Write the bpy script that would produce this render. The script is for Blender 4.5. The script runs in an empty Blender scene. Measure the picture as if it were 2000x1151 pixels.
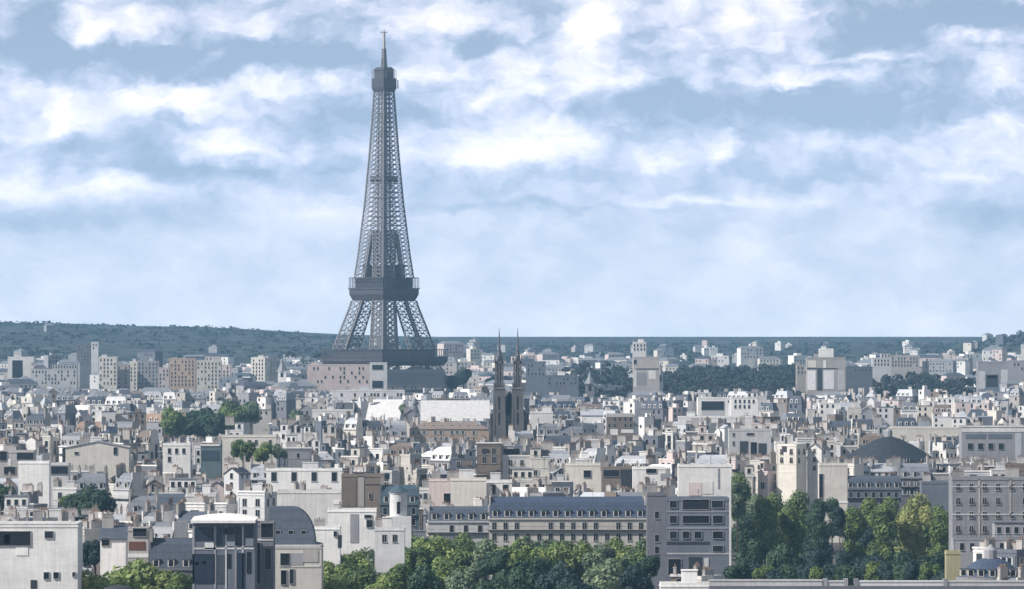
import bpy, math, random
from mathutils import Vector, noise
R = math.radians
rnd = random.Random(11)
S = bpy.context.scene
COL = S.collection

# ------------------------------------------------------------------ camera
F = 10660.0            # focal length in photo pixels (photo 2000 px wide)
EYE = 80.0             # height of the look-out above the river bank
HOR = 655.0            # photo row of the horizontal plane through the eye
cd = bpy.data.cameras.new('camera'); cam = bpy.data.objects.new('camera', cd); COL.objects.link(cam)
cd.sensor_width = 36.0; cd.lens = 36.0 * F / 2000.0
cd.clip_start = 1.0; cd.clip_end = 90000
cam.location = (0, 0, EYE)
cam.rotation_euler = (math.pi/2 + math.atan((HOR-575.5)/F), 0, 0)
S.camera = cam

# ------------------------------------------------------------------ light
SUN_EL, SUN_AZ = 40.0, -114.0      # azimuth from the view direction (+Y), clockwise: light comes from the left, a little behind
ld = bpy.data.lights.new('sun', 'SUN'); sun = bpy.data.objects.new('sun', ld); COL.objects.link(sun)
ld.energy = 5.0; ld.angle = R(0.6); ld.color = (1.0, 0.945, 0.88)
sv = Vector((math.sin(R(SUN_AZ))*math.cos(R(SUN_EL)), math.cos(R(SUN_AZ))*math.cos(R(SUN_EL)), math.sin(R(SUN_EL))))
sun.rotation_euler = sv.to_track_quat('Z', 'Y').to_euler()
S.view_settings.view_transform = 'Standard'; S.view_settings.look = 'None'
S.view_settings.exposure = 0.26; S.view_settings.gamma = 1.0; S.view_settings.use_curve_mapping = False
HAZE_D = 6.2e-5
S.cycles.use_denoising = True
S.cycles.max_bounces = 6; S.cycles.diffuse_bounces = 2; S.cycles.volume_bounces = 0
S.cycles.transparent_max_bounces = 8

W = bpy.data.worlds.new('World'); S.world = W; W.use_nodes = True
nt = W.node_tree; nt.nodes.clear()
class NG:
    """tiny node helper"""
    def __init__(s, t): s.t = t
    def n(s, typ, **kw):
        q = s.t.nodes.new(typ)
        for k, v in kw.items(): setattr(q, k, v)
        return q
    def setin(s, q, i, v):
        if v is None: return
        if hasattr(v, 'is_linked') or hasattr(v, 'links'): s.t.links.new(v, q.inputs[i])
        else: q.inputs[i].default_value = v
    def m(s, op, a, b=None, c=None, clamp=False):
        q = s.n('ShaderNodeMath', operation=op, use_clamp=clamp)
        s.setin(q, 0, a); s.setin(q, 1, b); s.setin(q, 2, c); return q.outputs[0]
    def vm(s, op, a, b=None, c=None):
        q = s.n('ShaderNodeVectorMath', operation=op)
        s.setin(q, 0, a); s.setin(q, 1, b); s.setin(q, 2, c)
        return q.outputs['Value'] if op in ('DOT_PRODUCT', 'LENGTH') else q.outputs[0]
    def noise(s, v, scale=1, detail=5, rough=.55, out='Fac', dist=0):
        q = s.n('ShaderNodeTexNoise'); s.setin(q, 'Vector', v)
        q.inputs['Scale'].default_value = scale; q.inputs['Detail'].default_value = detail
        q.inputs['Roughness'].default_value = rough; q.inputs['Distortion'].default_value = dist
        return q.outputs[out]
    def ramp(s, f, stops):
        q = s.n('ShaderNodeValToRGB'); s.setin(q, 0, f); e = q.color_ramp.elements
        while len(e) < len(stops): e.new(0.5)
        for el, (p, c) in zip(e, stops): el.position = p; el.color = (*c, 1) if len(c) == 3 else c
        return q.outputs[0]
g = NG(nt)
tc = g.n('ShaderNodeTexCoord').outputs['Generated']
sep = g.n('ShaderNodeSeparateXYZ'); nt.links.new(tc, sep.inputs[0])
az = g.m('ARCTAN2', sep.outputs[0], sep.outputs[1])
el = g.m('ARCSINE', sep.outputs[2])
U = g.m('MULTIPLY_ADD', az, F/100, 10.0)           # hundredths of the photo's pixels, as angles
V = g.m('MULTIPLY_ADD', el, -F/100, HOR/100)
cmb = g.n('ShaderNodeCombineXYZ'); nt.links.new(U, cmb.inputs[0]); nt.links.new(V, cmb.inputs[1])
P0 = cmb.outputs[0]
# ragged edges: push the angle about with turbulence
wn = g.noise(g.vm('MULTIPLY', P0, (0.9, 1.5, 1)), 1.0, 4, .6, 'Color')
wv = g.vm('MULTIPLY', g.vm('SUBTRACT', wn, (.5, .5, .5)), (0.95, 0.85, 0))
P1 = g.vm('ADD', P0, wv)
blobs = [(20,40,45,50,.55),(165,50,40,75,.7),(240,60,75,45,.45),(420,40,60,42,.65),(570,30,60,35,.25),(740,20,60,18,.4),
 (870,40,90,50,.75),(1155,55,50,75,1.1),(1170,150,60,60,.7),(1060,165,110,50,.5),(1430,60,95,70,.7),(1540,20,40,40,.35),
 (1570,150,110,16,.5),(1720,115,90,14,.5),(1950,75,60,15,.5),(1955,165,32,32,.5),(80,185,120,50,.5),(120,250,50,42,.75),
 (360,200,100,35,.75),(560,165,110,32,.55),(220,225,110,30,.35),(440,295,60,36,.75),(860,140,90,34,.5),(960,195,60,20,.4),
 (900,310,130,55,.6),(1060,290,90,42,.45),(1402,305,26,30,.5),(30,375,65,25,.45),(210,368,140,18,.4),(630,425,85,30,.5),
 (1580,392,50,14,.4),(1350,392,120,8,.4),(1465,480,60,42,.35),(1650,445,60,22,.25),(1920,285,90,60,.3),(1890,350,60,10,.3),
 (70,100,60,75,-.75),(320,118,210,26,-.6),(600,112,120,34,-.65),(960,85,60,28,-.35),(1600,200,260,34,-.75),(1930,28,130,26,-.9),
 (1690,80,90,25,-.3),(280,288,90,26,-.5),(330,152,110,14,-.4),(690,235,130,36,-.35),(860,222,80,26,-.5),(600,335,220,26,-.3),
 (100,430,240,24,-.45),(1500,350,260,22,-.3),(1940,410,120,30,-.45),(1260,190,80,40,-.35),(1000,402,300,10,-.3),(300,330,200,14,-.3)]
blobs += [(cx+rx*.1, cy+ry*.95, rx*1.0, ry*.42, -.62*am) for (cx,cy,rx,ry,am) in blobs if am > .44 and cy < 340]     # grey undersides
acc = None
for (cx, cy, rx, ry, am) in blobs:
    sx, sy = 100.0/rx, 100.0/ry
    q = g.vm('MULTIPLY_ADD', P1, (sx, sy, 0), (-cx/rx, -cy/ry, 0))
    e = g.m('POWER', math.e ** -0.75, g.vm('DOT_PRODUCT', q, q))
    acc = g.m('MULTIPLY', e, am) if acc is None else g.m('MULTIPLY_ADD', e, am, acc)
fb = g.noise(g.vm('MULTIPLY', P1, (0.65, 1.0, 1)), 1.0, 6, .6)
# billows: fine lumps, strongest inside the clouds
fine = g.noise(g.vm('MULTIPLY', P1, (2.0, 3.0, 1)), 1.0, 7, .62)
vor = g.n('ShaderNodeTexVoronoi', feature='F1'); vor.inputs['Scale'].default_value = 1.0; vor.inputs['Detail'].default_value = 2.0
nt.links.new(g.vm('MULTIPLY', P1, (1.15, 1.7, 1)), vor.inputs['Vector'])
puff = g.m('SUBTRACT', .42, vor.outputs['Distance'])
low = g.m('MULTIPLY', g.m('SUBTRACT', 5.6, V, clamp=False), 0.22, clamp=True)     # lumps fade out towards the horizon
dens = g.m('ADD', g.m('MULTIPLY', acc, .85), g.m('MULTIPLY', g.m('SUBTRACT', fb, .5), 1.1))
dens = g.m('ADD', dens, g.m('MULTIPLY', g.m('ADD', g.m('MULTIPLY', puff, .6), g.m('MULTIPLY', g.m('SUBTRACT', fine, .5), .95)), low))
dens = g.m('MULTIPLY_ADD', dens, .84, .515, clamp=True)
hz = g.m('MULTIPLY_ADD', V, 1/3.2, -3.4/3.2, clamp=True)         # 0 above photo row 340 .. 1 near the horizon
ccol = g.ramp(dens, [(0.0, (.26,.34,.49)), (.20, (.35,.43,.59)), (.40, (.52,.56,.72)), (.60, (.69,.70,.83)), (.80, (.84,.82,.91)), (1.0, (1.02,.98,1.0))])
hcol = g.ramp(dens, [(0.0, (.42,.49,.60)), (.45, (.55,.60,.69)), (.8, (.69,.70,.76)), (1.0, (.80,.78,.80))])
mixc = g.n('ShaderNodeMix', data_type='RGBA')
g.setin(mixc, 0, g.m('MULTIPLY', hz, .9)); nt.links.new(ccol, mixc.inputs[6]); nt.links.new(hcol, mixc.inputs[7])
mixu = g.n('ShaderNodeMix', data_type='RGBA')       # even grey overhead, out of view, added to neutralise and darken the shade
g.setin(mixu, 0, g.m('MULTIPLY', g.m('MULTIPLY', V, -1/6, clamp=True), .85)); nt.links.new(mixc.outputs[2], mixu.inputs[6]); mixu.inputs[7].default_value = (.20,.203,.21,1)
sky = g.n('ShaderNodeTexSky', sky_type='NISHITA', sun_disc=False, sun_elevation=R(SUN_EL), sun_rotation=R(SUN_AZ), air_density=1.0, dust_density=.6, ozone_density=2.0)
bg1 = g.n('ShaderNodeBackground'); nt.links.new(sky.outputs[0], bg1.inputs[0]); bg1.inputs[1].default_value = 0.08
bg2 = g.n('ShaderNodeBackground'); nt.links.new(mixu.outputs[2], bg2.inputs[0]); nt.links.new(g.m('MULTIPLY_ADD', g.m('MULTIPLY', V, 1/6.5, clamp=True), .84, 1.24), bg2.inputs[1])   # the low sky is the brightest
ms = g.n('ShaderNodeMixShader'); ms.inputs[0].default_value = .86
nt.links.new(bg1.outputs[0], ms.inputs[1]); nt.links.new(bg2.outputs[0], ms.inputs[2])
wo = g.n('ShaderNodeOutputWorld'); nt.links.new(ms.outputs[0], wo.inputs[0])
W.cycles.sampling_method = 'MANUAL'; W.cycles.sample_map_resolution = 1024

# ------------------------------------------------------------------ terrain and mapping
def lerp_tab(t, v):
    if v <= t[0][0]: return t[0][1]
    for (a, fa), (b, fb_) in zip(t, t[1:]):
        if v <= b: return fa + (fb_-fa)*(v-a)/(b-a)
    return t[-1][1]
GT = [(0,-1),(1200,0),(3500,21),(4500,25),(6000,42),(8000,59),(11000,76),(12500,76.5),(16000,60),(40000,20)]
def sst(a, b, x):
    t = min(1, max(0, (x-a)/(b-a))); return t*t*(3-2*t)
def G(x, d):
    z = lerp_tab(GT, d)
    if d > 5000:
        px = 1000 + F*x/max(d, 1)
        k = sst(5600, 8700, d)*(1-sst(9300, 12500, d))
        z += k*(7*(1-sst(60, 330, px)) + 19*(1-sst(330, 800, px)) + 9*(1-sst(620, 980, px)) + (1.2*noise.noise((x/240, d/900, 0)) if d > 6000 else 0))
        z += 22*sst(1840, 1990, px)*sst(5000, 7000, d)*(1-sst(7600, 9500, d))
    return z
def at(px, py, d): return Vector(((px-1000)*d/F, d, EYE-(py-HOR)*d/F))
DT = [(700,5600),(765,3450),(800,2950),(850,2400),(900,2060),(950,1800),(1000,1600),(1050,1440),(1100,1310),(1151,1200)]
def dist_for(y): return lerp_tab(DT, y)

# ------------------------------------------------------------------ materials
MATS = {}
def mat(name, col, rough=.8, var=.12, scale=.35, metal=0.0, streak=0.0, spec=.3, objvar=.0, seam=0.0, course=0.0):
    if name in MATS: return MATS[name]
    m = bpy.data.materials.new(name); m.use_nodes = True; MATS[name] = m
    t = m.node_tree; b = t.nodes['Principled BSDF']; h = NG(t)
    co = h.n('ShaderNodeTexCoord').outputs['Object']
    n1 = h.noise(co, scale, 5, .6)
    n2 = h.noise(co, scale*7, 4, .6)
    k = h.m('ADD', h.m('MULTIPLY', h.m('SUBTRACT', n1, .5), var*2.2), h.m('MULTIPLY', h.m('SUBTRACT', n2, .5), var*1.3))
    if streak:
        n3 = h.noise(h.vm('MULTIPLY', co, (1.6, 1.6, .12)), 1.0, 4, .65)
        k = h.m('ADD', k, h.m('MULTIPLY', h.m('SUBTRACT', n3, .5), streak*2))
    if course:
        n4 = h.noise(h.vm('MULTIPLY', co, (.35, .35, 2.4)), 1.0, 3, .7)
        n5 = h.noise(h.vm('MULTIPLY', co, (.09, .09, .16)), 1.0, 2, .5)
        k = h.m('ADD', k, h.m('ADD', h.m('MULTIPLY', h.m('SUBTRACT', n4, .5), course*2), h.m('MULTIPLY', h.m('SUBTRACT', n5, .5), course*2.5)))
    if seam:
        sx_ = h.n('ShaderNodeSeparateXYZ'); t.links.new(co, sx_.inputs[0])
        w1 = h.m('GREATER_THAN', h.m('SINE', h.m('MULTIPLY', sx_.outputs[0], 2*math.pi/.75)), .72)
        w2 = h.m('GREATER_THAN', h.m('SINE', h.m('MULTIPLY', sx_.outputs[1], 2*math.pi/.75)), .72)
        k = h.m('SUBTRACT', k, h.m('MULTIPLY', h.m('MAXIMUM', w1, w2), seam))
        n6 = h.noise(h.vm('MULTIPLY', co, (.9, .9, .25)), 1.0, 2, .5)
        k = h.m('ADD', k, h.m('MULTIPLY', h.m('SUBTRACT', n6, .5), seam*2.5))
    if objvar:
        oi = h.n('ShaderNodeObjectInfo').outputs['Random']
        k = h.m('ADD', k, h.m('MULTIPLY', h.m('SUBTRACT', oi, .5), objvar*2))
    sc = h.m('ADD', k, 1.0)
    v = h.vm('SCALE', tuple(col)); q = v.node; t.links.new(sc, q.inputs['Scale'])
    t.links.new(v, b.inputs['Base Color'])
    b.inputs['Roughness'].default_value = rough; b.inputs['Metallic'].default_value = metal
    b.inputs['Specular IOR Level'].default_value = spec
    return m
WALLS = {'white': (.78,.765,.74), 'cream': (.66,.625,.565), 'pale grey': (.58,.575,.58), 'warm grey': (.40,.375,.36),
         'stone': (.50,.475,.44), 'pinkish': (.60,.51,.49), 'dark grey': (.17,.175,.2), 'tan': (.44,.34,.27),
         'mid grey': (.29,.29,.31), 'blue grey': (.14,.155,.19), 'brown': (.20,.165,.14), 'teal': (.11,.15,.165), 'yellow': (.42,.39,.24)}
ROOFS = {'light zinc': (.42,.44,.475), 'grey zinc': (.20,.215,.245), 'dark slate': (.065,.08,.11), 'navy': (.045,.065,.11), 'white': (.74,.73,.73),
         'tile': (.27,.185,.14), 'teal slate': (.05,.085,.115), 'dome slate': (.03,.04,.055), 'brown': (.2,.16,.14)}
def wmat(k): return mat('wall_'+k.replace(' ', '_'), WALLS[k], .85, .12, .25, streak=.26, objvar=.16, course=.16)
def rmat(k): return mat('roof_'+k.replace(' ', '_'), ROOFS[k], .5 if 'zinc' in k else .7, .2, .5, streak=.2, spec=.4, objvar=.22, seam=.0 if k in ('tile',) else .1 if k == 'white' else .2)
M_GLASS = mat('window_glass', (.012,.014,.02), .25, .5, .9, spec=.35, objvar=.5)
M_FRAME = mat('window_frame', (.42,.41,.40), .6, .1)
M_FRAME2 = mat('window_surround_stone', (.62,.58,.52), .8, .1)
M_SHUT = mat('shutter_grey', (.42,.44,.46), .7, .1)
M_POT = mat('terracotta_pot', (.22,.16,.13), .9, .2)
M_BRICK = mat('chimney_render', (.38,.355,.34), .9, .25, .6, streak=.2, objvar=.25)
M_DARK = mat('dark_iron', (.04,.045,.055), .6, .15)
M_RAIL = mat('railing_iron', (.06,.06,.07), .6, .1)
M_IRON = mat('tower_iron', (.19,.185,.20), .55, .25, .08)
M_IRON2 = mat('tower_iron_panel', (.07,.07,.085), .6, .35, .12)
M_MAST = mat('mast_pale_metal', (.40,.38,.34), .5, .2)
M_TRUNK = mat('bark', (.10,.08,.06), .9, .2)

def leaf_mat(name, c1, c2):
    m = bpy.data.materials.new(name); m.use_nodes = True
    t = m.node_tree; b = t.nodes['Principled BSDF']; h = NG(t)
    co = h.n('ShaderNodeTexCoord').outputs['Object']
    n1 = h.noise(co, .28, 4, .65)
    oi = h.n('ShaderNodeObjectInfo').outputs['Random']
    f = h.m('ADD', h.m('MULTIPLY_ADD', n1, 2.4, -.85), h.m('MULTIPLY_ADD', oi, .35, -.1), clamp=True)
    c = h.ramp(f, [(0, c1), (1, c2)])
    t.links.new(c, b.inputs['Base Color']); b.inputs['Roughness'].default_value = .7
    tr = h.n('ShaderNodeBsdfTranslucent'); t.links.new(c, tr.inputs[0])
    mx = h.n('ShaderNodeMixShader'); mx.inputs[0].default_value = .25
    t.links.new(b.outputs[0], mx.inputs[1]); t.links.new(tr.outputs[0], mx.inputs[2])
    t.links.new(mx.outputs[0], t.nodes['Material Output'].inputs[0])
    return m
LEAF = {'mid': leaf_mat('leaf_mid_green', (.035,.08,.03), (.26,.34,.09)),
        'light': leaf_mat('leaf_light_green', (.08,.15,.035), (.44,.50,.17)),
        'dark': leaf_mat('leaf_dark_green', (.015,.045,.03), (.08,.15,.07)),
        'grey': leaf_mat('leaf_grey_green', (.045,.09,.06), (.29,.36,.2)),
        'yellow': leaf_mat('leaf_yellow_green', (.14,.18,.05), (.50,.50,.19)),
        'teal': leaf_mat('leaf_bluish_green', (.012,.032,.036), (.05,.10,.085)),
        'far': leaf_mat('leaf_far_woods', (.022,.036,.042), (.042,.060,.064))}

# ------------------------------------------------------------------ mesh helpers
class MB:
    def __init__(s): s.v = []; s.f = []; s.m = []
    def poly(s, pts, mi=0):
        b = len(s.v); s.v += [tuple(p) for p in pts]; s.f.append(tuple(range(b, b+len(pts)))); s.m.append(mi)
    def box(s, x0, x1, y0, y1, z0, z1, mi=0, nobottom=False):
        s.frust((x0,x1,y0,y1), z0, (x0,x1,y0,y1), z1, mi, nobottom)
    def frust(s, r0, z0, r1, z1, mi=0, nobottom=False, mtop=None):
        b = len(s.v)
        for (x0,x1,y0,y1), z in ((r0,z0),(r1,z1)):
            s.v += [(x0,y0,z),(x1,y0,z),(x1,y1,z),(x0,y1,z)]
        fs = [(0,1,5,4),(1,2,6,5),(2,3,7,6),(3,0,4,7)]
        for q in fs: s.f.append(tuple(b+i for i in q)); s.m.append(mi)
        s.f.append((b+4,b+5,b+6,b+7)); s.m.append(mi if mtop is None else mtop)
        if not nobottom: s.f.append((b+3,b+2,b+1,b)); s.m.append(mi)
    def bar(s, a, b_, w, mi=0, w2=None):
        a = Vector(a); b_ = Vector(b_); d = (b_-a)
        if d.length < 1e-6: return
        d.normalize(); up = Vector((0,0,1)) if abs(d.z) < .9 else Vector((1,0,0))
        u = d.cross(up).normalized(); v = d.cross(u).normalized(); w2 = w if w2 is None else w2
        k = len(s.v)
        for c, ww in ((a, w/2), (b_, w2/2)):
            for (i, j) in ((-1,-1),(1,-1),(1,1),(-1,1)): s.v.append(tuple(c+u*i*ww+v*j*ww))
        for q in ((0,1,5,4),(1,2,6,5),(2,3,7,6),(3,0,4,7),(3,2,1,0),(4,5,6,7)):
            s.f.append(tuple(k+i for i in q)); s.m.append(mi)
    def lathe(s, prof, cx=0, cy=0, n=20, mi=0, a0=0, a1=2*math.pi):
        k = len(s.v)
        full = abs(a1-a0-2*math.pi) < 1e-6
        cols = n if full else n+1
        for (r, z) in prof:
            for i in range(cols):
                a = a0+(a1-a0)*i/n; s.v.append((cx+r*math.cos(a), cy+r*math.sin(a), z))
        for j in range(len(prof)-1):
            for i in range(n):
                i2 = (i+1) % cols
                s.f.append((k+j*cols+i, k+j*cols+i2, k+(j+1)*cols+i2, k+(j+1)*cols+i)); s.m.append(mi)
    def mesh(s, name, mats):
        me = bpy.data.meshes.new(name); me.from_pydata(s.v, [], s.f)
        for q in (mats if isinstance(mats, (list, tuple)) else [mats]): me.materials.append(q)
        if any(s.m): me.polygons.foreach_set('material_index', s.m)
        me.update(); return me
    def build(s, name, mats, parent=None, loc=(0,0,0), rz=0):
        return link(name, s.mesh(name, mats), parent, loc, rz)
def link(name, me, parent=None, loc=(0,0,0), rz=0, scale=None):
    o = bpy.data.objects.new(name, me); COL.objects.link(o)
    o.parent = parent; o.location = loc; o.rotation_euler = (0,0,rz)
    if scale: o.scale = scale
    return o
def thing(name, label, cat, loc=(0,0,0), rz=0, group=None):
    o = bpy.data.objects.new(name, None); COL.objects.link(o)
    o.location = loc; o.rotation_euler = (0,0,rz); o.empty_display_size = 2
    o['label'] = label; o['category'] = cat
    if group: o['group'] = group
    return o
def tag(o, label, cat, group=None, kind=None):
    if label: o['label'] = label
    if cat: o['category'] = cat
    if group: o['group'] = group
    if kind: o['kind'] = kind
    return o

# shared unit meshes ---------------------------------------------------------
def win_mesh(kind):
    b = MB(); w, h = .55, .95          # half width, half height of a 1.1 x 1.9 window; +y is into the wall
    b.box(-w, w, -.02, .05, -h, h, 1)
    t = .09; p = -.09
    for (x0,x1,z0,z1) in ((-w-t,-w,-h,h),(w,w+t,-h,h),(-w-t,w+t,h,h+t)): b.box(x0,x1,p,.05,z0,z1,0)
    b.box(-w-.18, w+.18, -.2, .05, -h-.14, -h, 0)
    if kind != 'plain': b.box(-.04,.04,-.06,-.021,-h,h,0)
    if kind == 'shut':
        for s_ in (-1,1): b.box(min(s_*.65,s_*1.15), max(s_*.65,s_*1.15), -.14, -.04, -h, h, 2)
    if kind == 'rail':
        b.box(-w-.1, w+.1, -.32, -.27, -h+.85, -h+.93, 3)
        for i in range(8): x = -w-.05+i*(2*w+.1)/7; b.box(x-.025,x+.025,-.31,-.28,-h,-h+.85,3)
    return b.mesh('window', [M_FRAME2 if kind in ('rail','shut') else M_FRAME, M_GLASS, M_SHUT, M_RAIL])
WIN = {k: win_mesh(k) for k in ('plain','cross','shut','rail')}
def chimney_mesh(n, wd):
    b = MB(); b.box(-wd/2, wd/2, -.35, .35, -1.5, 2.0, 0); b.box(-wd/2-.08, wd/2+.08, -.43, .43, 2.0, 2.18, 0)
    for i in range(n):
        x = -wd/2+.3+i*(wd-.6)/max(1,n-1); b.box(x-.13,x+.13,-.13,.13,2.18,2.85+.2*((i*7)%3-1),1)
    return b.mesh('chimney_stack', [M_BRICK, M_POT])
CHIM = [chimney_mesh(3,1.8), chimney_mesh(5,2.8), chimney_mesh(7,4.0)]
def dormer_mesh():
    b = MB(); b.box(-.75,.75,0,1.6,0,1.9,0); b.box(-.5,.5,-.04,.02,.25,1.65,1)
    b.box(-.9,.9,-.15,1.7,1.9,2.05,2); return b
DORM = {}
def dormer(roofname, parent, loc, rz=0):
    if roofname not in DORM: DORM[roofname] = dormer_mesh().mesh('dormer', [M_FRAME2, M_GLASS, rmat(roofname)])
    return link('dormer', DORM[roofname], parent, loc, rz)
def aerial_mesh():
    b = MB(); b.bar((0,0,0),(0,0,3.2),.07); 
    for z, w in ((3.0,.5),(2.6,.7),(2.2,.9)): b.bar((-w,0,z),(w,0,z),.05)
    return b.mesh('aerial', [M_DARK])
AER = aerial_mesh()

# ------------------------------------------------------------------ ground sheet
def make_ground():
    b = MB()
    ds = [-400, 0, 600, 1000] + [1200+150*i for i in range(32)] + [6000+160*i for i in range(44)] + [13400]
    NX = 120
    for d in ds:
        half = 900 + max(d, 0)*.32
        for i in range(NX+1):
            t = -1+2*i/NX; x = half*(.35*t+.65*t**3)
            b.v.append((x, d, G(x, d)))
    n = NX+1
    for j in range(len(ds)-1):
        for i in range(NX): b.f.append((j*n+i, j*n+i+1, (j+1)*n+i+1, (j+1)*n+i)); b.m.append(0)
    m = bpy.data.materials.new('ground_mix'); m.use_nodes = True; t = m.node_tree; h = NG(t); bs = t.nodes['Principled BSDF']
    pos = h.n('ShaderNodeNewGeometry').outputs['Position']
    sp = h.n('ShaderNodeSeparateXYZ'); t.links.new(pos, sp.inputs[0])
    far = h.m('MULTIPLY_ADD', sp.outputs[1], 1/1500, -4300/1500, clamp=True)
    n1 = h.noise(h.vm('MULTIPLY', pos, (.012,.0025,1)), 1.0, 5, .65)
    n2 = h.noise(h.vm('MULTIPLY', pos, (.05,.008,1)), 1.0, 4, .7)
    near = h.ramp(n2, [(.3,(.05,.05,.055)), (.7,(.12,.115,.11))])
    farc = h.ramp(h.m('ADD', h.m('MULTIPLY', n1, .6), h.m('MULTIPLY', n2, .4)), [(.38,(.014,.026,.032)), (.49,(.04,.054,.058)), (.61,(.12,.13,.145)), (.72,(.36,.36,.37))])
    mx = h.n('ShaderNodeMix', data_type='RGBA'); t.links.new(far, mx.inputs[0]); t.links.new(near, mx.inputs[6]); t.links.new(farc, mx.inputs[7])
    t.links.new(mx.outputs[2], bs.inputs['Base Color']); bs.inputs['Roughness'].default_value = .95; bs.inputs['Specular IOR Level'].default_value = .1
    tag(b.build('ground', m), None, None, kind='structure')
make_ground()

# ------------------------------------------------------------------ the iron tower
def make_tower():
    D = 4100.0; X = (750-1000)*D/F; g0 = G(X, D)
    root = thing('lattice_tower', 'very tall dark iron lattice tower tapering to an antenna above the city', 'tower', (X, D, g0), R(45))
    Z = lambda y: EYE-(y-HOR)*D/F-g0
    # half side of the square plan by height, from the silhouette
    prof = sorted([(Z(y), hp/2.6/1.414) for y, hp in ((175,19),(230,23),(300,28.5),(400,38),(500,51),(545,58),(592,64),(640,83),(683,100),(712,108),(808,158))])
    prof[0] = (0, prof[0][1])
    A = lambda z: lerp_tab(prof, z)
    z1a, z1b, z2a, z2b, zt, zm = Z(714), Z(683), Z(588), Z(543), Z(175), Z(450)
    def legw(z): return lerp_tab([(0,17),(z1a,14.5),(z2a,11.5),(z2b,11),(zm,A(zm)-.4)], z)
    def levels(a, b_, n): return [a+(b_-a)*i/n for i in range(n+1)]
    def lattice(b, corners, zs, w, wd, sub=2):
        # corners(z) -> 4 points; chords, rings and crossed braces
        for za, zb in zip(zs, zs[1:]):
            ca, cb = corners(za), corners(zb)
            for i in range(4):
                j = (i+1) % 4
                b.bar(ca[i], cb[i], w)
                b.bar(cb[i], cb[j], wd*1.3)
                for s_ in range(sub):
                    t0, t1 = s_/sub, (s_+1)/sub
                    pa0, pa1 = ca[i].lerp(ca[j], t0), ca[i].lerp(ca[j], t1)
                    pb0, pb1 = cb[i].lerp(cb[j], t0), cb[i].lerp(cb[j], t1)
                    b.bar(pa0, pb1, wd); b.bar(pa1, pb0, wd)
    for sx, sy in ((1,1),(-1,1),(-1,-1),(1,-1)):
        def cs(z):
            a, l = A(z), legw(z)
            return [Vector((sx*a, sy*a, z)), Vector((sx*(a-l), sy*a, z)), Vector((sx*(a-l), sy*(a-l), z)), Vector((sx*a, sy*(a-l), z))]
        b = MB()
        lattice(b, cs, levels(0, z1a, 7), 1.2, .5)
        lattice(b, cs, levels(z1b, z2a, 9), 1.0, .42)
        lattice(b, cs, levels(z2b, zm, 12), .85, .36)
        # inner lift shaft and secondary bracing that darken the legs
        for za, zb in zip(levels(0, zm-3, 22), levels(0, zm-3, 22)[1:]):
            ca, cb = cs(za), cs(zb)
            ma, mb = sum(ca, Vector())/4, sum(cb, Vector())/4
            b.bar(ma, mb, 2.4)
            for q_ in range(4): b.bar(ca[q_], ma, .5)
        b.build('leg', M_IRON, root)
        f = MB(); a = A(0); f.box(min(sx*(a-18),sx*(a+2)), max(sx*(a-18),sx*(a+2)), min(sy*(a-18),sy*(a+2)), max(sy*(a-18),sy*(a+2)), -2, 1.5)
        f.build('leg_footing', wmat('stone'), root)
    def deck(name, z0, z1, over, posts, core):
        a = A((z0+z1)/2)+over
        b = MB()
        b.frust((-a+2,a-2,-a+2,a-2), z0, (-a,a,-a,a), z0+(z1-z0)*.28)
        b.box(-a, a, -a, a, z0+(z1-z0)*.28, z0+(z1-z0)*.5)
        b.box(-a-.5, a+.5, -a-.5, a+.5, z0+(z1-z0)*.5, z0+(z1-z0)*.56)
        n = posts
        for k in range(n+1):
            t = -a+2*a*k/n
            for p in ((t,-a),(t,a),(-a,t),(a,t)):
                b.bar((p[0],p[1],z0+(z1-z0)*.56),(p[0],p[1],z1), .35)
        for s_ in (-1,1):
            b.bar((-a,s_*a,z1),(a,s_*a,z1),.5); b.bar((s_*a,-a,z1),(s_*a,a,z1),.5)
        p = b.build(name, M_IRON2, root)
        c = MB(); cc = a*core; c.box(-cc,cc,-cc,cc,z0+(z1-z0)*.56,z1-.6); c.box(-cc-.8,cc+.8,-cc-.8,cc+.8,z1-.6,z1)
        c.build('pavilion', M_IRON2, p)
    deck('first_platform', z1a, z1b, 5.5, 30, .80)
    deck('second_platform', z2a, z2b, 2.0, 22, .82)
    # small storey over the second platform
    c = MB(); c.box(-11,11,-11,11,z2b,z2b+9); c.box(-12,12,-12,12,z2b+9,z2b+9.8); c.build('upper_gallery', M_IRON2, root)
    # arches under the first platform
    for k in range(4):
        b = MB(); a = A(z1a*.6)-1; r = A(0)-19
        n = 16; pts = []
        for i in range(n+1):
            t = math.pi*i/n; pts.append((Vector((r*math.cos(t), 0, 4+(z1a-8)*math.sin(t))), Vector(((r+3)*math.cos(t), 0, 4+(z1a-5)*math.sin(t)))))
        for (p, q), (p2, q2) in zip(pts, pts[1:]):
            for o_ in ((p,p2),(q,q2),(p,q2),(q,p2)):
                b.bar((o_[0].x,-a,o_[0].z),(o_[1].x,-a,o_[1].z),.8)
        b.build('arch', M_IRON, root, rz=k*math.pi/2)
    # upper shaft
    def cs2(z):
        a = A(z); return [Vector((a,a,z)),Vector((-a,a,z)),Vector((-a,-a,z)),Vector((a,-a,z))]
    b = MB(); lattice(b, cs2, levels(zm, zt, 30), 1.0, .40, 3)
    for z in levels(zm, zt, 22):
        a = A(z)*.55
        b.box(-a,a,-a,a,z-.3,z+.3)
    b.bar((0,0,z2b),(0,0,zt),3.0)
    for sx in (-1,1):
        for sy in (-1,1): b.bar((sx*3.6,sy*3.6,z2b),(sx*2.6,sy*2.6,zt),.9)
    b.build('shaft', M_IRON, root)
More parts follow.
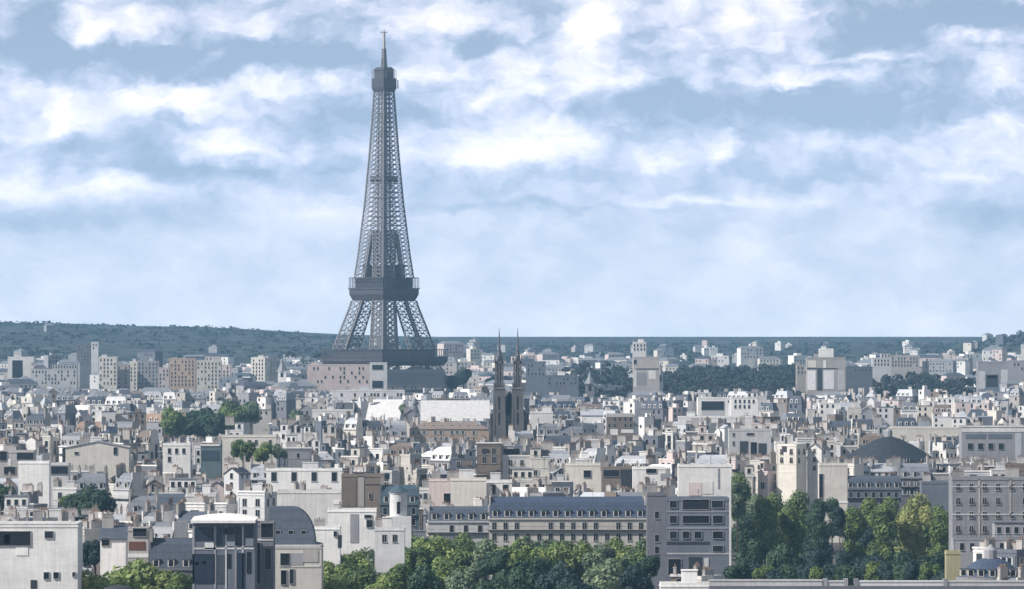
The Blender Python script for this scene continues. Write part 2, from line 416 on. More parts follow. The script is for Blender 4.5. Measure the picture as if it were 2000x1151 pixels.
    z3 = Z(356); c = MB(); a = A(z3)*.8; c.box(-a,a,-a,a,z3,z3+4.5); c.build('intermediate_platform', M_IRON2, root)
    # top cabin
    ztt = Z(133); c = MB(); h = ztt-zt
    c.frust((-5.6,5.6,-5.6,5.6), zt-2, (-6.6,6.6,-6.6,6.6), zt+1.2)
    c.box(-6.6,6.6,-6.6,6.6,zt+1.2,zt+h*.52); 
    tc_ = c.build('top_cabin', M_IRON2, root)
    c = MB(); c.box(-5.2,5.2,-5.2,5.2,zt+h*.52,zt+h*.9); c.frust((-6,6,-6,6),zt+h*.9,(-4,4,-4,4),ztt+.6)
    c.build('upper_deck_cabin', M_IRON2, tc_)
    c = MB()
    for k in range(9):
        t = -6.4+12.8*k/8
        for p in ((t,-6.4),(t,6.4),(-6.4,t),(6.4,t)): c.bar((p[0],p[1],zt+h*.52),(p[0],p[1],zt+h*.9),.28)
    c.bar((7.6,-6.6,zt+1),(7.6,-6.6,zt+7),.3); c.bar((6.6,-6.6,zt+7),(8.4,-6.6,zt+7),.3); c.bar((6.6,-6.6,zt+1),(8.4,-6.6,zt+1),.3); c.bar((8.4,-6.6,zt+1),(8.4,-6.6,zt+7),.3)
    c.build('railing', M_IRON, tc_)
    # antenna mast
    c = MB(); zn, ztip = Z(96), Z(57)
    c.bar((0,0,ztt),(0,0,zn),3.6,0,2.2)
    for s_ in ((1.7,0),(-1.7,0),(0,1.7)): c.bar((s_[0]*1.6,s_[1]*1.6,ztt),(s_[0],s_[1],zn-6),.5)
    for z in levels(ztt+1, zn, 6): c.box(-1.6,1.6,-1.6,1.6,z-.2,z+.2)
    c.bar((0,0,zn),(0,0,Z(62)),1.7,1,1.1); c.bar((0,0,Z(62)),(0,0,ztip),.5,1)
    c.bar((-1.8,1.8,Z(63)),(1.8,-1.8,Z(63)),.7,0)
    c.build('antenna_mast', [M_IRON, M_MAST], root)
make_tower()

# ------------------------------------------------------------------ buildings
OCC = []     # visible regions of hand-placed things: (x0, x1, y0, y1, d, halfdepth)
PLACED = []  # things to get automatic labels
LAND = []    # landmarks for the labels
def win_row(parent, face, L, zc, other, kind, spacing=2.7, s=1.0, margin=1.3, offs=0, skip=0.0):
    """face: 'F' front (-y), 'L' left (-x), 'R' right (+x); L its length; other: distance of the face from the axis"""
    n = int((L-2*margin)/spacing)+1
    if L < 2.2: return
    n = max(1, min(n, 24)); span = (n-1)*spacing
    for i in range(n):
        if skip and rnd.random() < skip: continue
        t = -span/2+i*spacing+offs
        if face == 'F': loc, rz = (t, -other, zc), 0
        elif face == 'L': loc, rz = (-other, t, zc), -math.pi/2
        else: loc, rz = (other, t, zc), math.pi/2
        link('window', WIN[kind], parent, loc, rz, (s, 1, s))
def facade(root, w, dp, ztop, floors, kind, faces, fh=3.1, spacing=2.7, s=1.0, skip=0.0, blankF=False):
    for f in faces:
        L, oth = (w, dp/2) if f == 'F' else (dp, w/2)
        sk = skip if f == 'F' else max(skip, .35)
        for k in range(floors):
            win_row(root, f, L, ztop-1.7-k*fh, oth, kind, spacing, s, skip=sk)
def bldg(px0, px1, yt, yb=None, d=None, style='flat', wall='pale grey', roof='grey zinc', rot=0, dep=12, label=None, name=None, cat='building',
         floors=3, wk='cross', spacing=2.7, ws=1.0, skip=.1, chim=2, fh=3.1, rh=None, group=None, occ=True, faces=None, extra=None, dorm=True):
    if d is None: d = dist_for(yt)
    pxm = F/d; cx = (px0+px1)/2; pw = (px1-px0)/pxm
    a = R(rot); w = pw
    if rot: 
        dep = min(dep, pw*.5/max(.2, abs(math.sin(a))))
        w = max(3.0, (pw-dep*abs(math.sin(a)))/math.cos(a))
    x = (cx-1000)*d/F; gz = G(x, d); H = EYE-(yt-HOR)*d/F-gz
    nm = name or {'flat':'apartment_block','mansard':'mansard_building','gable':'gabled_house','hip':'hipped_building','mono':'shed_roof_building','step':'stepped_building'}[style]
    root = thing(nm, label or '', cat, (x, d+dep/2*math.cos(a), gz), a, group)
    wm, rm = wmat(wall), rmat(roof)
    b = MB(); r = MB(); x1, y1 = w/2, dep/2
    if faces is None: faces = 'F' + ('R' if rot < -8 else 'L' if rot > 8 else '')
    ceil_ = H
    if style == 'flat':
        b.box(-x1,x1,-y1,y1,-3,H-.9)
        b.box(-x1-.12,x1+.12,-y1-.12,y1+.12,H-.9,H-.6,0)
        for (p0,p1,q0,q1) in ((-x1,x1,-y1,-y1+.3),(-x1,x1,y1-.3,y1),(-x1,-x1+.3,-y1+.3,y1-.3),(x1-.3,x1,-y1+.3,y1-.3)): b.box(p0,p1,q0,q1,H-.6,H,0)
        r.box(-x1+.3,x1-.3,-y1+.3,y1-.3,H-.6,H-.45)
        ze = H-1.2
    elif style == 'step':
        h2 = H-rnd.uniform(3,4.5); s_ = rnd.choice((-1,1)); m = s_*x1*rnd.uniform(-.1,.35)
        b.box(-x1,x1,-y1,y1,-3,h2-.5)
        b.box(-x1-.1,x1+.1,-y1-.1,y1+.1,h2-.5,h2)
        lo, hi = (m, x1-.05) if s_ > 0 else (-x1+.05, m)
        b.box(lo,hi,-y1*.55,y1-.05,h2,H-.3)
        r.box(lo-.25,hi+.25,-y1*.55-.25,y1+.2,H-.3,H)
        r.box(-x1+.2,x1-.2,-y1+.2,y1-.2,h2,h2+.12)
        nwin = int((hi-lo)/2.2)
        for i in range(max(1,nwin)): link('window', WIN['plain'], root, (lo+(hi-lo)*(i+.5)/max(1,nwin), -y1*.55, (h2+H)/2-.1), 0, (1,1,.9))
        rb = MB(); rb.box(-x1+.05,x1-.05,-y1+.02,-y1+.08,h2+.9,h2+1.0)
        nn = max(2,int(w/1.2))
        for i in range(nn+1): xx = -x1+.06+(w-.12)*i/nn; rb.box(xx-.03,xx+.03,-y1+.03,-y1+.07,h2,h2+.9)
        rb.build('railing', M_RAIL, root)
        ze = h2-.6
    elif style == 'mansard':
        rh_ = rh or min(5.2, H*.3); e = H-rh_
        b.box(-x1,x1,-y1,y1,-3,e-.45); b.box(-x1-.35,x1+.35,-y1-.35,y1+.35,e-.45,e,0)
        i1 = .35*rh_; i2 = min(y1-.5, i1+y1*.6); 
        if x1-i1 < .8: i1 = x1*.4
        r.frust((-x1+.1,x1-.1,-y1+.1,y1-.1), e, (-x1+.15,x1-.15,-y1+i1,y1-i1), e+rh_*.78, 0)
        r.frust((-x1+.15,x1-.15,-y1+i1,y1-i1), e+rh_*.78+.001, (-x1+.3,x1-.3,-y1+i2,y1-i2), H, 0)
        # party walls stand a little proud of the roof at both ends
        if chim:
            for s_ in (-1,1):
                b.box(min(s_*(x1-.02),s_*(x1-.45)), max(s_*(x1-.02),s_*(x1-.45)), -y1+i1*.8, y1-i1*.5, e, H-.1+.35, 0)
        if dorm:
            nd = max(1, int(w/3.2)); spc = w/nd
            for i in range(nd): dormer(roof, root, (-x1+spc*(i+.5), -y1+.25, e+.25))
            if dep > 9 and rot:
                for k in range(max(1,int(dep/4))): 
                    pass
        ze = e-.5
        rb = MB(); rb.box(-x1-.3,x1+.3,-y1-.75,-y1+.02,e-fh-.35,e-fh-.15); rb.box(-x1-.3,x1+.3,-y1-.74,-y1-.69,e-fh+.75,e-fh+.82)
        rb.build('balcony', [M_RAIL], root)
    elif style in ('gable','hip','mono'):
        rh_ = rh or min(4.5, (w if style=='gable' else dep)*.33); e = H-rh_; o_ = .35
        b.box(-x1,x1,-y1,y1,-3,e)
        if style == 'gable':
            b.poly([(-x1,-y1,e),(x1,-y1,e),(0,-y1,H-.15)]); b.poly([(x1,y1,e),(-x1,y1,e),(0,y1,H-.15)])
            for s_ in (-1,1):
                q = [(s_*(x1+o_),-y1-o_,e-.3),(s_*(x1+o_),y1+o_,e-.3),(0,y1+o_,H),(0,-y1-o_,H)]
                r.poly(q); r.poly([(p[0],p[1],p[2]-.2) for p in q][::-1])
                r.poly([q[0],q[3],(0,-y1-o_,H-.2),(s_*(x1+o_),-y1-o_,e-.5)])
                r.poly([q[0],q[1],(q[1][0],q[1][1],q[1][2]-.2),(q[0][0],q[0][1],q[0][2]-.2)])
        elif style == 'hip':
            k = min(x1*.6, y1)
            r.frust((-x1-o_,x1+o_,-y1-o_,y1+o_), e, (-x1+k,x1-k,-.12,.12), H, 0)
        else:
            r.poly([(-x1-o_,-y1-o_,e),(x1+o_,-y1-o_,e),(x1+o_,y1+o_,H),(-x1-o_,y1+o_,H)])
            r.poly([(-x1-o_,-y1-o_,e-.2),(-x1-o_,-y1-o_,e),(-x1-o_,y1+o_,H),(-x1-o_,y1+o_,H-.2)][::-1])
            r.poly([(-x1-o_,-y1-o_,e-.25),(x1+o_,-y1-o_,e-.25),(x1+o_,-y1-o_,e),(-x1-o_,-y1-o_,e)])
            for s_ in (-1,1): b.poly([(s_*x1,-y1,e),(s_*x1,y1,e),(s_*x1,y1,H-.25)])
            b.poly([(x1,y1,e),(-x1,y1,e),(-x1,y1,H-.25),(x1,y1,H-.25)])
        ze = e if style != 'gable' else e+.8
        if style == 'hip' and dorm and w > 9:
            for i in range(int(w/4.5)): link('skylight', SKYL, root, (-w/2+4.5*(i+.5)+rnd.uniform(-.6,.6), -y1*.55, e+rh_*.45+.12), 0)
    if d < 2300 and style != 'gable' and (not label):      # string courses and a downpipe
        for k in range(3):
            zz = ze-.15-k*fh-(0 if style != 'mansard' else .1)-2.95
            b.box(-x1-.07,x1+.07,-y1-.09,y1+.09,zz-.09,zz+.09)
        xx = rnd.choice((-1,1))*(x1-.35); b.box(xx-.07,xx+.07,-y1-.16,-y1-.02,-3,ze-.3)
    b.build('wall', wm, root); r.build('roof', rm, root)
    if floors: facade(root, w, dep, ze, floors, wk, faces, fh, spacing, ws, skip)
    # chimneys
    for k in range(chim):
        cm = rnd.choice(CHIM); s_ = (-1,1)[k%2]
        if style == 'mansard': loc = (s_*(x1-.5), rnd.uniform(-.3,.3)*dep*.5, H+.3); rz_ = math.pi/2
        elif style in ('gable','hip'): loc = (s_*x1*rnd.uniform(.2,.75) if style=='gable' else s_*(x1-.6), rnd.uniform(-.2,.4)*dep*.5, H-1.0); rz_ = rnd.choice((0, math.pi/2))
        else: loc = (s_*(x1-.8)*rnd.uniform(.5,1), rnd.uniform(-.2,.7)*dep*.5, H+rnd.uniform(-.4,.1)); rz_ = rnd.choice((0, math.pi/2))
        link('chimney_stack', cm, root, loc, rz_, (1,1,rnd.uniform(.7,1.15)))
    if style in ('flat','step') and not label and rnd.random() < .6:
        c = MB(); zc_ = H if style == 'flat' else h2; c.box(-x1-.2,x1+.2,-y1-.24,-y1+.34,zc_+.003,zc_+.5)
        c.build('coping', wmat('white'), root)
    if style == 'flat' and w > 7 and rnd.random() < .7 and extra is None:
        hw = rnd.uniform(1.2, min(3.0, w*.22)); hx = rnd.uniform(-x1+hw+.6, x1-hw-.6); c = MB()
        hh = rnd.uniform(1.6,2.6); c.box(hx-hw,hx+hw,-y1*.3,y1*.5,H-.5,H+hh); c.box(hx-hw-.15,hx+hw+.15,-y1*.3-.15,y1*.5+.15,H+hh,H+hh+.2)
        c.build('rooftop_hut', rnd.choice([wmat('white'), wm, wmat('pale grey')]), root)
    if rnd.random() < .35: link('aerial', AER, root, (rnd.uniform(-.6,.6)*x1, rnd.uniform(0,.5)*y1, H-.4), rnd.uniform(-1,1), (1,1,rnd.uniform(.7,1.3)))
    if extra: extra(root, w, dep, H)
    info = dict(o=root, x0=px0, x1=px1, yt=yt, d=d, wall=wall, roof=roof, style=style, w=w, chim=chim, rot=rot, floors=floors)
    if occ and yb is not None: OCC.append((px0, px1, yt, yb, d, dep/2))
    if not label: PLACED.append(info)
    return root
def skyl():
    b = MB(); b.frust((-.5,.5,-.6,.6), -.3, (-.5,.5,-.6,.6), .0, 0)
    # tilt the pane with the slope
    b.v = [(x,y,z+(y*.55)) for x,y,z in b.v]; b.poly([(-.42,-.5,.02-.275),(.42,-.5,.02-.275),(.42,.5,.02+.275),(-.42,.5,.02+.275)],1)
    return b.mesh('skylight',[M_FRAME, M_GLASS])
SKYL = skyl()
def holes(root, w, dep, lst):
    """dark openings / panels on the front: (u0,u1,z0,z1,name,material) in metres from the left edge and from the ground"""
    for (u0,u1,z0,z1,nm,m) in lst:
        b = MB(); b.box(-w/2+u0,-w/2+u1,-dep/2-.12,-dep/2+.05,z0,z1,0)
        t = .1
        if nm != 'window': b.build(nm, [m, M_FRAME], root); continue  # shade of recesses, slots and loggias is painted as flat dark panels
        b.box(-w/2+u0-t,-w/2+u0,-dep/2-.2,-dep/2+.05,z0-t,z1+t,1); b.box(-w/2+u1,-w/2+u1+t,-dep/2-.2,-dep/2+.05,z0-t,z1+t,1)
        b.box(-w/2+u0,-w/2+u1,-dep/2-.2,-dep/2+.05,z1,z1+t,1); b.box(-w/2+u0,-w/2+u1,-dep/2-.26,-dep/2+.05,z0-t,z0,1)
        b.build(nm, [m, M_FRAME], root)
def pxholes(lst, px0, yt, d):
    """openings given in photo pixels"""
    k = d/F
    def f(root, w, dep, H):
        for q in lst:
            x0,x1,y0,y1 = q[:4]; nm = q[4] if len(q) > 4 else 'window'; m = q[5] if len(q) > 5 else M_GLASS
            holes(root, w, dep, [((x0-px0)*k, (x1-px0)*k, H-(y1-yt)*k, H-(y0-yt)*k, nm, m)])
    return f

# ---- hand-placed buildings: (photo x0, x1, roof row, lowest visible row) -----------------
MD = M_DARK; MDN = mat('dark_blue_glass', (.022,.032,.055), .3, .4, .6, spec=.4)
def B(*a, **k): 
    o = bldg(*a, **k); LAND.append(((a[0]+a[1])/2, a[2]+6, k.get('short'))) if k.get('short') else None
    return o
def feat(px0, px1, yt, yb, short, label, **k):
    o = bldg(px0, px1, yt, yb, label=label, **k)
    if short: LAND.append(((px0+px1)/2, (yt+min(yb,yt+60))/2, short))
    return o
# beyond and beside the tower
feat(600,752,712,765,'the long lilac foot building','long pale lilac building filling the foot of the lattice tower', d=3900, style='flat', wall='pinkish', dep=20, floors=4, skip=.55, wk='plain', chim=1)
feat(722,756,708,760,None,'narrow bay with tall glazed opening in front of the tower foot', d=3800, style='flat', wall='pale grey', dep=8, floors=0, chim=0, extra=pxholes([(727,748,713,722),(727,748,744,758)],722,708,3800))
feat(756,868,722,764,'the slate foot block','broad dark slate-roofed block added in place of the dark right tower foot', d=3850, style='mansard', wall='dark grey', roof='dome slate', rh=11, dep=40, floors=1, wk='plain', skip=.5, chim=0, dorm=False, cat='building')  # made-up building stands in for the tower's dark right leg base
for (a,b,y,yb,w,lab) in ((193,228,697,765,'cream','pale cream tower block, narrow, with sunlit left edge before the wooded hill'),
    (226,252,712,765,'warm grey','low brown-grey block wedged between cream tower blocks'),
    (252,268,706,765,'cream','very slim cream tower block with blank side wall'),
    (268,310,705,765,'mid grey','wide grey tower block next to slim cream one'),
    (310,330,718,765,'pinkish','short pinkish tower block left of broad beige ones'),
    (330,382,700,765,'tan','broad beige tower block with ribbed front before the hill'),
    (384,432,704,762,'cream','light beige tower block with thin white cornice roof'),
    (432,450,712,762,'pinkish','slim pink-grey block at the end of the beige tower blocks')):
    feat(a,b,y,yb,None,lab,d=4700+rnd.uniform(-60,60), style='flat', wall=w, dep=14, floors=7, wk='plain', spacing=3.0, fh=3.3, skip=.2, chim=0, name='tower_block')
feat(150,192,672,765,None,'dark blue-grey high-rise slab standing behind the cream tower blocks', d=5300, style='flat', wall='dark grey', dep=14, floors=6, wk='plain', chim=0, skip=.4, name='tower_block', extra=None)
feat(178,192,668,695,None,'pale top of slender high-rise beside the dark slab', d=5250, style='flat', wall='pale grey', dep=10, floors=2, wk='plain', chim=0, name='tower_block')
feat(490,526,698,750,None,'cream tower block with dark right side right of the beige group', d=4700, style='flat', wall='cream', rot=-18, dep=12, floors=6, wk='plain', chim=0, name='tower_block')
feat(526,545,702,750,None,'dark grey tower block touching the cream one near the small church spire', d=4740, style='flat', wall='dark grey', dep=12, floors=4, wk='plain', chim=0, name='tower_block')
feat(15,66,697,742,None,'white block with big dark recess at the far left before the hill', d=4700, style='flat', wall='white', dep=14, floors=0, chim=0, name='tower_block', extra=pxholes([(24,44,704,738)],15,697,4700))
feat(60,150,712,760,None,'long pale lilac block with stepped roof left of the dark slab', d=4650, style='step', wall='pale grey', dep=14, floors=4, wk='plain', chim=1, skip=.4)
feat(1027,1066,706,772,'the blue-grey slab','blue-grey slab block with dark cornice right of the twin-spired church', d=3950, style='flat', wall='blue grey', dep=12, floors=3, wk='plain', skip=.4, chim=0, name='tower_block')
feat(1066,1130,733,772,None,'low blue-grey block joined to the slab beside the church', d=4000, style='flat', wall='blue grey', dep=12, floors=2, wk='plain', skip=.4, chim=0)
feat(1237,1288,697,765,'the woodland high-rise','grey high-rise with left edge painted sunlit white and overhanging top rising from dark woods', d=4000, style='flat', wall='warm grey', dep=12, floors=0, chim=0, name='tower_block',
     extra=pxholes([(1243,1286,720,722,'ledge',MD),(1267,1281,724,741,'panel',wmat('white')),(1238,1243,724,756,'sunlit_edge_panel',wmat('white')),(1238,1243,703,711),(1243,1262,728,752,'panel',wmat('mid grey'))],1237,697,4000))  # white edge strip paints the sunlit left side onto the front
feat(1236,1262,668,698,None,'small white tower just showing above the grey high-rise in the woods', d=4500, style='flat', wall='white', dep=8, floors=2, wk='plain', chim=1, name='tower_block')
feat(1576,1652,698,765,'the white-bayed block','tall grey block with white bay fronts and dark slots between them', d=4000, style='flat', wall='warm grey', dep=14, floors=0, chim=1, name='tower_block',
     extra=pxholes([(1577,1593,724,762,'bay_panel',rmat('white')),(1608,1629,724,760,'bay_panel',rmat('white')),(1636,1650,724,762,'bay_panel',wmat('pale grey')),(1596,1606,721,763,'slot',MD),(1576,1636,719,721,'ledge',MD),(1578,1594,704,718,'panel',wmat('cream')),(1608,1613,704,719,'panel',wmat('white'))],1576,698,4000))  # leftmost white bay puts the sunlit left side into colour
feat(1600,1628,681,698,None,'white box of machinery on top of the tall grey block', d=4020, style='flat', wall='white', dep=6, floors=0, chim=0, name='tower_block')
feat(1652,1704,716,762,None,'plain purple-grey block attached right of the white-bayed block', d=4060, style='flat', wall='blue grey', dep=14, floors=1, wk='plain', skip=.5, chim=0, name='tower_block')
feat(1704,1740,690,718,None,'light grey building behind the purple-grey block', d=4600, style='step', wall='pale grey', dep=14, floors=2, wk='plain', chim=1)
feat(1556,1577,712,762,None,'slim grey block touching the left side of the white-bayed block', d=4100, style='flat', wall='warm grey', dep=14, floors=2, wk='plain', skip=.5, chim=1, name='tower_block')
feat(1910,1968,706,762,'the grey gateway-like block','grey block with white side piers and dark recess like a gateway', d=3900, style='flat', wall='mid grey', dep=14, floors=0, chim=0, 
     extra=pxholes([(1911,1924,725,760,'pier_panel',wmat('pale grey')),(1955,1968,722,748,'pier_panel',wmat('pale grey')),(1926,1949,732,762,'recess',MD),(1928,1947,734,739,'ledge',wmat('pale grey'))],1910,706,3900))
feat(1968,2010,704,748,None,'plain purple-grey slab at the edge beside the gateway-like block', d=3950, style='flat', wall='mid grey', dep=12, floors=2, wk='plain', skip=.5, chim=0)
feat(1738,1796,694,722,None,'brown-grey apartment slab with small white box on top behind dark woods', d=4900, style='flat', wall='warm grey', dep=14, floors=3, wk='plain', skip=.3, chim=1)
# mid distance
feat(822,955,783,824,'the big white roof','very large white shed roof over a dark colonnade before the church', d=3050, style='mono', wall='white', roof='white', dep=18, rh=11.2, floors=1, fh=3, wk='plain', spacing=2.0, skip=0, chim=0, name='exhibition_hall', cat='hall', occ=True)
feat(800,955,825,866,'the tan-fronted building','tan and terracotta coloured front with pale window surrounds below the white roof', d=2680, style='hip', wall='tan', roof='brown', dep=14, rh=3.4, floors=2, wk='shut', skip=.25, chim=2)
feat(715,786,781,822,'the slanting white roof','white slanting roof with ragged trees beside it left of the big white roof', d=3080, style='mono', wall='white', roof='white', dep=14, rh=11.2, floors=0, chim=1, name='exhibition_hall', cat='hall', rot=-8)
feat(786,820,800,822,None,'small grey gabled house between the two white roofs', d=2960, style='gable', wall='mid grey', roof='grey zinc', dep=10, floors=1, chim=1)
feat(648,790,762,781,None,'long curved pale parapet block under the tower foot', d=3300, style='flat', wall='pale grey', dep=12, floors=1, wk='plain', spacing=2.0, skip=.5, chim=1)
feat(610,690,800,816,None,'long white terrace roof edge left of the slanting white roof', d=2950, style='flat', wall='white', dep=10, floors=0, chim=1)
feat(1135,1178,800,826,None,'bright white gable-less house right of the church', d=2850, style='mono', wall='white', roof='light zinc', dep=9, floors=0, chim=1)
feat(1035,1080,804,828,None,'broad white rendered wall right beside the church', d=2700, style='flat', wall='white', dep=9, floors=0, chim=2)
feat(1185,1237,808,860,None,'dark purple-brown front under a bright white terrace edge', d=2750, style='flat', wall='brown', dep=9, floors=2, wk='plain', chim=0, extra=pxholes([(1184,1236,808,814,'terrace_edge',wmat('white')),(1192,1207,838,850,'panel',wmat('white')),(1213,1237,839,846,'panel',wmat('white'))],1185,808,2750))
feat(1363,1422,776,824,'the boxy white penthouse','white framed penthouse with large dark glass wall', d=3200, style='flat', wall='white', dep=9, floors=0, chim=0, extra=pxholes([(1370,1414,784,801),(1370,1414,801,813,'panel',wmat('pale grey'))],1363,776,3200))
feat(1428,1480,766,812,None,'white stepped house right of the boxy white penthouse', d=3250, style='step', wall='white', dep=9, floors=2, wk='plain', chim=2)
feat(1325,1470,813,826,None,'very long white rendered wall before the boxy penthouse', d=2850, style='flat', wall='white', dep=8, floors=0, chim=0)
feat(1424,1506,838,898,'the dark-openings house','pale house with a dark loggia split by white posts and small high windows', d=2460, style='flat', wall='pale grey', dep=12, floors=0, chim=2,
     extra=pxholes([(1445,1461,862,893,'loggia',MD),(1466,1478,864,890,'loggia',M_GLASS),(1481,1497,866,893,'loggia',MD),(1431,1434,846,852),(1431,1434,862,870),(1458,1472,846,850)],1424,838,2460))
feat(1740,1880,834,862,'the long pale flat roof','long low pale flat roof with painted dark shadow gap behind the slate dome', d=2700, style='flat', wall='cream', roof='white', dep=10, floors=0, chim=0, extra=pxholes([(1820,1872,853,860,'painted_shadow_gap',MD)],1740,834,2700))  # the gap is a flat dark strip, its shadow put into colour
feat(1878,2010,832,905,None,'glass-fronted hall with bright overhanging roof edge and pale end buttress', d=2350, style='flat', wall='mid grey', roof='white', dep=14, floors=0, chim=0, extra=lambda r,w,dp,H: pxholes([(1878,2000,832,844,'roof_edge',wmat('white')),(1886,1925,848,857,'glazing',wmat('blue grey')),(1930,1976,848,857,'glazing',wmat('blue grey')),(1890,1900,866,878),(1910,1920,866,878),(1930,1940,866,878),(1950,1960,866,878),(1983,1995,846,905,'buttress',rmat('light zinc'))],1878,832,2350)(r,w,dp,H))
# left middle
feat(128,252,862,922,'the pinkish blank wall','broad pale pinkish blank wall with one small dark window near its right end', d=2150, style='gable', wall='cream', roof='grey zinc', dep=12, rh=2.2, floors=0, chim=2, extra=pxholes([(222,229,874,888),(146,153,883,888)],128,862,2150))
feat(0,66,880,935,None,'grey front with black shuttered openings at the left edge', d=1950, style='flat', wall='warm grey', dep=10, floors=0, chim=1, extra=pxholes([(0,14,882,900),(15,22,897,910,'panel',wmat('white')),(33,66,884,898),(8,30,912,926)],0,880,1950))
feat(36,96,901,934,None,'white rendered box with thin balcony rail and flat roof edge', d=1880, style='flat', wall='white', dep=8, floors=0, chim=0)
feat(96,134,904,930,None,'house with long black strip window beside the white rendered box', d=1900, style='flat', wall='pale grey', dep=8, floors=0, chim=1, extra=pxholes([(97,133,911,926)],96,904,1900))
feat(8,120,968,1012,None,'white corner house with square dark window and terrace furniture', d=1720, style='step', wall='white', dep=9, floors=1, wk='plain', spacing=6, ws=1.4, chim=1)
feat(318,372,866,900,None,'white house with dark square windows below the left tree clump', d=2050, style='flat', wall='white', dep=8, floors=2, wk='plain', chim=0)
feat(392,432,868,902,None,'teal-glazed box with pale blue roof edge', d=2050, style='flat', wall='teal', dep=8, floors=0, chim=0, extra=pxholes([(392,430,868,872,'roof_edge',wmat('white')),(394,428,880,900,'glazing',rmat('teal slate'))],392,868,2050))
feat(434,540,850,902,'the cream tree-clad house','cream fronted house with a tree growing against it', d=2120, style='flat', wall='cream', dep=10, floors=2, wk='cross', skip=.5, chim=2)
feat(440,475,825,852,None,'white round-cornered turret house with dark balcony', d=2400, style='step', wall='white', dep=8, floors=1, wk='plain', chim=1)
feat(330,425,935,965,None,'white terrace house with glazed loggia above the small tree', d=1850, style='step', wall='white', dep=9, floors=2, wk='rail', spacing=3.4, chim=1)
feat(362,422,965,985,None,'long low white garden wall house', d=1700, style='flat', wall='white', dep=8, floors=0, chim=0)
# central middle
feat(520,668,915,962,None,'row house in white render with dark square window and curved parapet', d=1900, style='flat', wall='white', dep=9, floors=1, wk='plain', spacing=7, ws=1.6, chim=2)
feat(540,742,958,1068,'the great blank pale wall','great blank pale lilac side wall seen over the slate mansard', d=1640, style='flat', wall='white', dep=12, floors=0, chim=3, extra=pxholes([(688,700,998,1050,'pilaster',wmat('warm grey')),(720,735,1000,1015),(652,667,977,985,'panel',wmat('white'))],540,958,1640))
feat(667,748,926,994,'the brown cube-like tower','brown-grey cube-like tower with pale corner pilaster and flat roof', d=1580, style='flat', wall='brown', dep=9, floors=0, chim=1, extra=pxholes([(700,711,930,990,'pilaster',wmat('warm grey')),(668,695,935,990,'panel',wmat('brown')),(713,745,946,947,'ledge',MD),(721,725,964,974)],667,926,1580))
feat(640,735,994,1100,None,'pale lilac house with thin pilasters standing under the brown cube-like tower', d=1450, style='flat', wall='white', dep=9, floors=0, chim=1, extra=pxholes([(684,700,1004,1060,'panel',wmat('mid grey')),(712,726,1006,1012),(716,728,1016,1030)],640,994,1450))
feat(742,818,948,1050,None,'dark teal narrow house with steep roof behind the round turret', d=1560, style='mansard', wall='teal', roof='teal slate', dep=9, floors=3, wk='plain', chim=2)
feat(838,884,935,990,None,'pinkish house wall with a slim dark window', d=1740, style='flat', wall='pinkish', dep=8, floors=0, chim=1, extra=pxholes([(867,880,964,985)],838,935,1740))
feat(880,950,934,988,'the cream blank box','cream blank box house with shining plain front', d=1720, style='flat', wall='cream', dep=9, floors=0, chim=1)
feat(950,1000,938,975,None,'white house with blue-glass window right of the cream blank box', d=1730, style='flat', wall='white', dep=8, floors=1, wk='plain', spacing=4, ws=1.5, chim=1)
feat(836,956,990,1046,None,'slate-banded house with black strip windows and white ledge', d=1540, style='mansard', wall='pale grey', roof='dark slate', dep=10, floors=1, wk='plain', spacing=4, rh=4, chim=1)
feat(955,1262,972,1046,'the long navy roof','long navy metal roof on a pale stone building behind the trees', d=1500, style='mansard', wall='stone', roof='navy', rh=5.6, dep=16, floors=3, wk='cross', spacing=3.1, skip=.12, chim=5, dorm=True)
feat(1000,1090,915,935,None,'cream penthouse with arched window and long pale parapet', d=1900, style='step', wall='cream', dep=8, floors=1, chim=2)
feat(1105,1175,905,940,None,'cream house with black arched window', d=1950, style='flat', wall='cream', dep=8, floors=0, chim=1, extra=pxholes([(1140,1154,919,933)],1105,905,1950))
feat(1175,1240,912,962,None,'brown-grey house with wide black strip openings', d=1880, style='flat', wall='brown', dep=9, floors=0, chim=1, extra=pxholes([(1178,1210,918,931),(1213,1236,918,965,'recess',MD)],1175,912,1880))
feat(1236,1300,912,950,None,'white overhanging upper storey above a dark teal gap', d=1850, style='flat', wall='white', dep=8, floors=0, chim=1, extra=pxholes([(1262,1282,916,924),(1290,1306,925,938,'panel',wmat('mid grey'))],1236,912,1850))
feat(1264,1302,962,1130,'the dark slate pier building','narrow dark blue-grey pier-like building left of the slate-grey office', d=1450, style='flat', wall='dark grey', dep=9, floors=5, wk='plain', skip=.5, chim=1)
feat(1300,1424,972,1125,'the slate-grey office','slate-grey modern office with wide dark strip windows by the poplars', d=1500, style='flat', wall='blue grey', dep=12, floors=0, chim=0, name='office_block', cat='office building',
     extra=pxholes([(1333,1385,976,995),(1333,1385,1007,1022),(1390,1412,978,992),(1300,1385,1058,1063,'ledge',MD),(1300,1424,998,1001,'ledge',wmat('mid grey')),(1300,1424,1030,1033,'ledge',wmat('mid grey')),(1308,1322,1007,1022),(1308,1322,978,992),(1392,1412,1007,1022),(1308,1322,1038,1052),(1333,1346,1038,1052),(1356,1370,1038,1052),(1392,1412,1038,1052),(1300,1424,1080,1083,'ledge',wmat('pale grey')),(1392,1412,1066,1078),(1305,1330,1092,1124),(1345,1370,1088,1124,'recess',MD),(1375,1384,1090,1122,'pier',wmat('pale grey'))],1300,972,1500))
feat(1325,1428,907,972,'the white walled court','white walled court with grey doorway under long eaves', d=1680, style='flat', wall='white', dep=10, floors=0, chim=1, extra=pxholes([(1345,1370,942,968,'doorway',wmat('pinkish')),(1402,1405,915,955,'drainpipe',wmat('mid grey')),(1372,1392,940,965,'panel',wmat('white'))],1325,907,1680))
